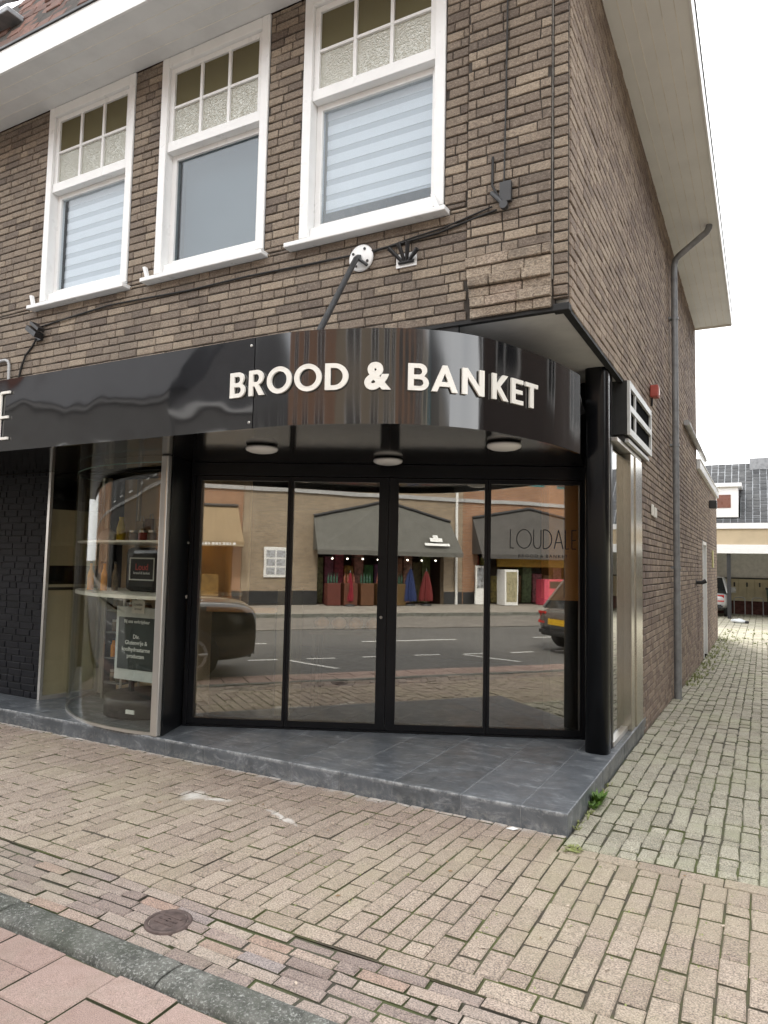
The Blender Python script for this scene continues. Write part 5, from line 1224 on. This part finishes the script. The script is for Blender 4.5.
# unseen house added left of the corner shop to keep sky out of reflections
ah = thing('sky_blocking_house','unseen orange brick house added left of the corner shop to block sky reflections','house',(-18,4,0))
m_ = MB(); m_.box(-34,-9.25,.02,9.7,-.3,7.5); m_.build('wall', BW_or, ah)
m_ = MB(); m_.add([(-34,-.4,7.5),(-9.22,-.4,7.5),(-9.22,9.7,7.5),(-34,9.7,7.5),(-34,4.7,11),(-9.22,4.7,11)],[(0,1,5,4),(2,3,4,5),(0,4,3),(1,2,5),(0,3,2,1)]); m_.build('roof', RT_r, ah)
for xx in (-12,-16,-20,-25,-30):
    for zz in (.9,4.6):
        m_ = MB(); f=.08
        for (a_,b_,c_,d_) in ((xx,xx+f,zz,zz+1.7),(xx+1.5-f,xx+1.5,zz,zz+1.7),(xx+f,xx+1.5-f,zz,zz+f),(xx+f,xx+1.5-f,zz+1.7-f,zz+1.7)): m_.box(a_,b_,-.02,.018,c_,d_)
        wo = m_.build('window', M['white_paint'], ah); m_ = MB(); m_.box(xx+f,xx+1.5-f,.0,.008,zz+f,zz+1.7-f); m_.build('pane', M['car_glass'], wo)
wh_ = thing('courtyard_side_house','white plastered house farther down the alley on its right side','house',(8,25,-.145))
m_ = MB(); m_.box(4.6,12,17,33,-.3,3.9); m_.build('wall', wh, wh_); m_ = MB(); m_.add([(4.3,16.7,3.9),(12.3,16.7,3.9),(12.3,33.3,3.9),(4.3,33.3,3.9),(8.3,16.7,5.6),(8.3,33.3,5.6)],[(0,1,4),(2,3,5),(0,4,5,3),(1,2,5,4),(0,3,2,1)]); m_.build('roof', RT_r, wh_)
for yy in (18.5,21.5,24.5,27.5,30.5):
    for zz in (.9,):
        m_ = MB(); m_.box(4.56,4.598,yy,yy+1.3,zz,zz+1.6); wo = m_.build('window', M['grey_steel'], wh_); m_ = MB(); m_.box(4.55,4.559,yy+.08,yy+1.22,zz+.08,zz+1.52); m_.build('pane', M['car_glass'], wo)
# light piers of the opposite ground floor
def awning(label, x0, x1, zt0, ztp, zl, proj, mat, emblem=False):
    Y = -17.195; t = thing('shop_awning', label, 'awning', ((x0+x1)/2,Y,zl), 'awnings over the shops opposite')
    xm = (x0+x1)/2; th = .03
    a, b, c = Vector((x0,Y+.05,zt0)), Vector((xm,Y+.05,ztp)), Vector((x1,Y+.05,zt0)); d, e = Vector((x1+.1,Y+proj,zl)), Vector((x0-.1,Y+proj,zl)); f = Vector((xm,Y+proj,zl))
    m2 = MB(); n_ = Vector((0,-.02,-.03))
    top = [a,e,f,d,c,b]; m2.add([tuple(p) for p in top]+[tuple(p+n_) for p in top],[(0,1,2,5),(5,2,3,4),(11,8,7,6),(10,9,8,11),(0,6,7,1),(3,9,10,4)])
    m2.build('canvas', mat, t)
    m2 = MB(); s1 = Vector((x0,Y+.05,zl)); s2 = Vector((x1,Y+.05,zl))
    m2.add([tuple(p) for p in (a,e,s1)],[(0,1,2)]); m2.add([tuple(p) for p in (c,d,s2)],[(0,2,1)]); m2.build('side_cheek', mat, t)
    m2 = MB(); m2.obox(e+Vector((0,-.0,-.16)),(1,0,0),(0,1,0),(0,0,1),x1-x0+.2,.02,.158); m2.build('valance', mat, t)
    m2 = MB(); m2.tube([a+Vector((0,.02,.03)),b+Vector((0,.02,.03)),c+Vector((0,.02,.03))],.06,6); m2.build('ridge_tube', M['dark_steel'], t)
    if emblem:
        m2 = MB(); nrm_ = (f-b).cross(d-b).normalized(); nrm_ = nrm_ if nrm_.y > 0 else -nrm_
        def onaw(u,v): return b.lerp(f,.2+.75*(1-v))+Vector((u,0,0))+nrm_*.03
        return t, onaw
    return t, None
cgrey = paint('grey_green_awning_canvas',(.13,.128,.115),.8,.1,2); cdark = paint('dark_grey_awning_canvas',(.075,.075,.075),.8,.1,2); cbeige = paint('brown_beige_awning_canvas',(.30,.22,.13),.8,.1,2)
t_, f_ = awning('brown beige awning over the amber shop opposite', -7.4,-.15,3.4,3.42,2.2,.9,cbeige)
for k in range(11):
    m_ = MB(); xa = -1.55+.115*k; m_.box(xa,xa+(.08 if k%3 else .05),-16.273,-16.268,2.08,2.16); m_.build('valance_letter', M['white_paint'], t_)
t_, f_ = awning('wide grey gabled awning with a white emblem over the dark red shop opposite', 2.55,7.95,3.2,3.85,2.02,1.0,cgrey,True)
m_ = MB(); Yf = -17.2+1.0
for (xa,xb,z0_,z1_) in ((6.5,7.5,2.27,2.36),(6.75,7.25,2.42,2.56),(6.9,7.1,2.56,2.66)):
    k0 = lambda z: -17.15+(.95)*(1-(z-2.02)/(3.5-2.02))+.05
    m_.add([(xa,k0(z0_)+.12,z0_),(xb,k0(z0_)+.12,z0_),(xb,k0(z1_)+.12,z1_),(xa,k0(z1_)+.12,z1_),(xa,k0(z0_)+.11,z0_),(xb,k0(z0_)+.11,z0_),(xb,k0(z1_)+.11,z1_),(xa,k0(z1_)+.11,z1_)],[(0,1,2,3),(4,7,6,5),(0,4,5,1),(2,6,7,3),(1,5,6,2),(0,3,7,4)])
m_.build('emblem', M['white_paint'], t_)
awning('dark grey gabled awning over the shop with the pink cabinet opposite', 8.95,14.0,3.4,3.85,2.02,1.0,paint('mid_grey_awning_canvas',(.085,.08,.075),.8,.1,2))
al_ = thing('light_string', 'string of small white bulbs lit under the awning of the dark red shop opposite', 'lights', (5.2,-16.9,1.75))
m_ = MB(); m_.tube([(3.0,-16.9,1.80),(5.2,-16.9,1.74),(7.5,-16.9,1.80)],.012,6); m_.build('flex', M['cable'], al_)
for k in range(8):
    m_ = MB(); m_.lathe([(.01,-.07),(.03,-.05),(.034,-.03),(.02,-.01)],(3.2+k*.58,-16.9,1.76),'z',10); m_.build('bulb', M['bulb'], al_)
tl = thing('ceiling_tube', 'lit warm ceiling tube inside the amber shop opposite', 'lamp', (-3.8,-18,2.5))
m_ = MB(); m_.tube([(-6.8,-18.0,2.52),(-.8,-18.0,2.52)],.04,8); m_.build('tube', M['warm_tube'], tl); m_ = MB(); m_.box(-6.8,-.8,-18.06,-17.94,2.565,2.598); m_.build('fitting', M['grey_steel'], tl)
def flatbox(name, label, cat, x0,x1,y0,y1,z0,z1, mat, grp=None, extra=None, pname='panel'):
    t = thing(name, label, cat, ((x0+x1)/2,(y0+y1)/2,z0), grp); m2 = MB(); m2.bbox(x0,x1,y0,y1,z0,z1,.02); m2.build(pname, mat, t)
    if extra: extra(t)
    return t
def nb(t):
    m2 = MB()
    for r_ in range(3):
        for c_ in range(2): m2.box(.88+c_*.36,1.18+c_*.36,-17.13,-17.125,1.12+r_*.3,1.36+r_*.3)
    m2.build('notice', paint('printed_sheets',(.45,.47,.50),.6,.4,14), t)
flatbox('notice_board','white notice board with grey sheets on the tan brick pier opposite','notice board',.80,1.62,-17.19,-17.135,1.02,2.07,M['white_paint'],None,nb)
dsp = thing('drainpipe','white drainpipe on the tan brick between the two gabled awnings','drainpipe',(8.25,-17.1,.06)); m_ = MB(); m_.tube([(8.25,-17.13,.06),(8.25,-17.13,7.0)],.055,10); m_.build('pipe', M['white_paint'], dsp)
def fig(label, x, col, h, w=.42):
    t = thing('folded_parasol', label, 'parasol', (x,-16.6,.06)); m2 = MB()
    prof = [(w*.5,.18),(w*.52,.3),(w*.40,h*.55),(w*.22,h*.85),(.03,h)]; seg = 18
    b_ = len(m2.v)
    for (r_,hh) in prof:
        for k in range(seg):
            q2 = r_*(1+.22*math.cos(k*PI)); m2.v.append((x+q2*math.cos(2*PI*k/seg),-16.6+q2*math.sin(2*PI*k/seg),.06+hh))
    for i in range(len(prof)-1):
        for k in range(seg): m2.f.append((b_+i*seg+k,b_+i*seg+(k+1)%seg,b_+(i+1)*seg+(k+1)%seg,b_+(i+1)*seg+k)); m2.m.append(0); m2.smooth.append(False)
    m2.build('folded_cloth', paint('cloth_'+label.split()[0],col,.8), t)
    m2 = MB(); m2.tube([(x,-16.6,.07),(x,-16.6,.06+h+.12)],.02,8); m2.build('pole', M['grey_steel'], t)
    m2 = MB(); m2.lathe([(.2,.0),(.2,.05),(.05,.08)],(x,-16.6,.0605),'z',16); m2.build('foot', M['dark_steel'], t)
fig('dark blue folded parasol standing under the emblem awning opposite',6.10,(.02,.035,.12),1.35); fig('dark red folded parasol standing under the emblem awning opposite',6.75,(.16,.02,.02),1.25)
fig('crimson narrow post standing in front of the dark red shop opposite',3.80,(.25,.015,.03),1.15,.22)
for k in range(5):
    xx = 2.95+k*.62; tr = flatbox('wine_crate','dark red crate of bottles in the row before the dark red shop opposite','crate',xx,xx+.5,-17.0,-16.55,.07,.85,paint('crate_red_%d'%k,(.12,.03+.01*k,.02),.6),'crates before the dark red shop'); m_ = MB()
    for j in range(4): m_.lathe([(.04,0),(.04,.2),(.015,.28),(.015,.36)],(xx+.08+j*.11,-16.78,.852),'z',8)
    m_.build('bottles', paint('bottle_mix_%d'%k,(.05+.3*(k%2),.12,.08),.2,.4,30), tr)
flatbox('drinks_fridge','white glass door fridge standing left of the pink cabinet opposite','fridge',9.92,10.5,-16.9,-16.3,.07,1.45,M['white_paint'],None,lambda t:(lambda m2:(m2.box(9.98,10.44,-16.299,-16.29,.2,1.36),m2.build('door_glass',paint('fridge_contents',(.40,.36,.22),.3,.5,14),t)))(MB()))
flatbox('poster_stand','white poster stand on the pavement against the drainpipe pier opposite','stand',8.95,9.45,-16.95,-16.85,.07,1.58,M['white_paint'],None,lambda t:(lambda m2:(m2.box(9.0,9.4,-16.849,-16.845,.7,1.5),m2.build('poster',paint('stand_poster',(.35,.36,.38),.5,.6,9),t)))(MB()))
flatbox('ice_cabinet','bright pink cabinet with a dark hatch under the right gabled awning opposite','cabinet',11.75,12.95,-17.0,-16.4,.07,1.08,paint('pink_lacquer',(.60,.08,.13),.4),None,lambda t:(lambda m2:(m2.box(12.0,12.6,-16.399,-16.39,.72,1.0),m2.build('hatch',M['dark_int'],t)))(MB()))
flatbox('shop_board','yellow ochre board across the shop front above the pink cabinet','board',10.2,13.6,-17.45,-17.35,1.55,2.05,paint('yellow_board',(.45,.27,.02),.6))
rr_ = random.Random(11)
for k in range(12):
    xx = 2.9+k*.4; hgt = rr_.uniform(.5,1.3)
    flatbox('stock_shelf','tall shelf of mixed goods inside the dark red shop opposite','shelf',xx,xx+.36,-18.6,-18.2,.07,.9+hgt,paint('stock_%d'%k,(rr_.uniform(.03,.5),rr_.uniform(.03,.3),rr_.uniform(.02,.25)),.6,.6,9),'shelves inside the dark red shop',pname='goods')
for k in range(9):
    xx = 9.4+k*.5; hgt = rr_.uniform(.3,1.2)
    flatbox('stock_shelf','tall shelf of mixed goods inside the shop behind the pink cabinet','shelf',xx,xx+.44,-18.6,-18.2,.07,.8+hgt,paint('ware_%d'%k,(rr_.uniform(.1,.5),rr_.uniform(.08,.35),rr_.uniform(.03,.2)),.6,.6,9),'shelves inside the shop with the pink cabinet',pname='goods')
for k,(xx,cc) in enumerate(((-6.6,(.5,.32,.1)),(-5.5,(.35,.2,.08)),(-4.2,(.5,.42,.25)),(-2.9,(.3,.14,.05)),(-1.5,(.5,.3,.08)))):
    flatbox('bakery_case','lit brown display case in the row inside the amber shop opposite','case',xx,xx+.9,-18.3,-17.8,.07,1.1,paint('case_%d'%k,cc,.5,.4,6),'cases inside the amber shop',pname='goods')
# neighbour across the alley
nh = thing('neighbour_house','dark brown brick house across the alley with tall windows','house',(8.5,7,-.1))
m_ = MB(); m_.box(4.4,13,.4,14,-.3,7.2); m_.build('wall', brickwall('neighbour_brick',(.10,.065,.05),(.07,.048,.038),(.09,.08,.07)), nh)
m_ = MB(); m_.add([(4.2,.2,7.2),(13.2,.2,7.2),(13.2,14.2,7.2),(4.2,14.2,7.2),(8.7,.2,10.5),(8.7,14.2,10.5)],[(0,1,4),(2,3,5),(0,4,5,3),(1,2,5,4),(0,3,2,1)]); m_.build('roof', RT_g, nh)
for (yy,zz) in ((1.6,.9),(4.4,.9),(7.6,.9),(1.6,4.2),(4.4,4.2),(7.6,4.2)):
    m_ = MB(); f=.08
    for (a_,b_,c_,d_) in ((yy,yy+f,zz,zz+1.7),(yy+1.2-f,yy+1.2,zz,zz+1.7),(yy+f,yy+1.2-f,zz,zz+f),(yy+f,yy+1.2-f,zz+1.7-f,zz+1.7),(yy+.57,yy+.63,zz+f,zz+1.7-f)): m_.box(4.36,4.398,a_,b_,c_,d_)
    wo = m_.build('window', M['white_paint'], nh); m_ = MB(); m_.box(4.385,4.392,yy+f,yy+1.2-f,zz+f,zz+1.7-f); m_.build('pane', M['car_glass'], wo)
for (xx,zz) in ((5.4,4.2),(8.2,4.2),(10.8,4.2),(5.4,.9),(8.2,.9),(10.8,.9)):
    m_ = MB(); f=.08
    for (a_,b_,c_,d_) in ((xx,xx+f,zz,zz+1.7),(xx+1.3-f,xx+1.3,zz,zz+1.7),(xx+f,xx+1.3-f,zz,zz+f),(xx+f,xx+1.3-f,zz+1.7-f,zz+1.7)): m_.box(a_,b_,.36,.398,c_,d_)
    wo = m_.build('window', M['white_paint'], nh); m_ = MB(); m_.box(xx+f,xx+1.3-f,.385,.392,zz+f,zz+1.7-f); m_.build('pane', M['car_glass'], wo)

# ------------------------------------------------------------------ light
SUN = Vector((-.30,.80,.95)).normalized()
world = bpy.data.worlds.new('World'); scene.world = world; world.use_nodes = True
nt = world.node_tree; nt.nodes.clear()
sky = N(nt,'ShaderNodeTexSky',sky_type='NISHITA',sun_disc=False); sky.sun_elevation = math.asin(SUN.z); sky.sun_rotation = math.atan2(SUN.x,SUN.y); sky.air_density = 1.5; sky.dust_density = 3
tc = N(nt,'ShaderNodeTexCoord'); nz = N(nt,'ShaderNodeTexNoise'); nz.inputs['Scale'].default_value = 2.2; nz.inputs['Detail'].default_value = 6
nt.links.new(tc.outputs['Generated'],nz.inputs['Vector'])
cr = ramp(nt,[(.3,(9.0,9.2,9.6)),(.7,(15.5,15.4,15.2))]); nt.links.new(nz.outputs['Fac'],cr.inputs[0])
cm_ = mix(nt,.85,sky.outputs[0],cr.outputs[0])
bg = N(nt,'ShaderNodeBackground'); bg.inputs[1].default_value = .1; nt.links.new(cm_,bg.inputs[0])
ow = N(nt,'ShaderNodeOutputWorld'); nt.links.new(bg.outputs[0],ow.inputs[0])
sl = bpy.data.lights.new('sun','SUN'); sl.energy = 1.5; sl.angle = math.radians(10); sl.color = (1,.95,.88)
so_ = bpy.data.objects.new('sun', sl); COL.objects.link(so_); so_.rotation_euler = (-SUN).to_track_quat('-Z','Y').to_euler(); so_.location = (0,0,30)

# ------------------------------------------------------------------ camera
cam = bpy.data.cameras.new('camera'); co = bpy.data.objects.new('camera', cam); COL.objects.link(co)
cam.sensor_fit = 'VERTICAL'; cam.sensor_height = 36; cam.lens = 702.67/1024*36; cam.clip_start = .05; cam.clip_end = 1500
yaw, pit, rol = -0.49477692, 0.07233233879567691, 0.02076156895018279
f = Vector((math.sin(yaw)*math.cos(pit),math.cos(yaw)*math.cos(pit),math.sin(pit))); r0 = Vector((math.cos(yaw),-math.sin(yaw),0)); u0 = r0.cross(f)
r = r0*math.cos(rol)+u0*math.sin(rol); u = -r0*math.sin(rol)+u0*math.cos(rol)
co.matrix_world = Matrix(((r.x,u.x,-f.x,1.05109),(r.y,u.y,-f.y,-4.33489),(r.z,u.z,-f.z,1.6),(0,0,0,1)))
scene.camera = co
scene.view_settings.view_transform = 'Standard'; scene.view_settings.look = 'None'; scene.view_settings.gamma = 1; scene.view_settings.use_curve_mapping = False
scene.view_settings.exposure = 1.4
scene.cycles.use_denoising = True
scene.cycles.max_bounces = 10; scene.cycles.glossy_bounces = 6; scene.cycles.transparent_max_bounces = 24
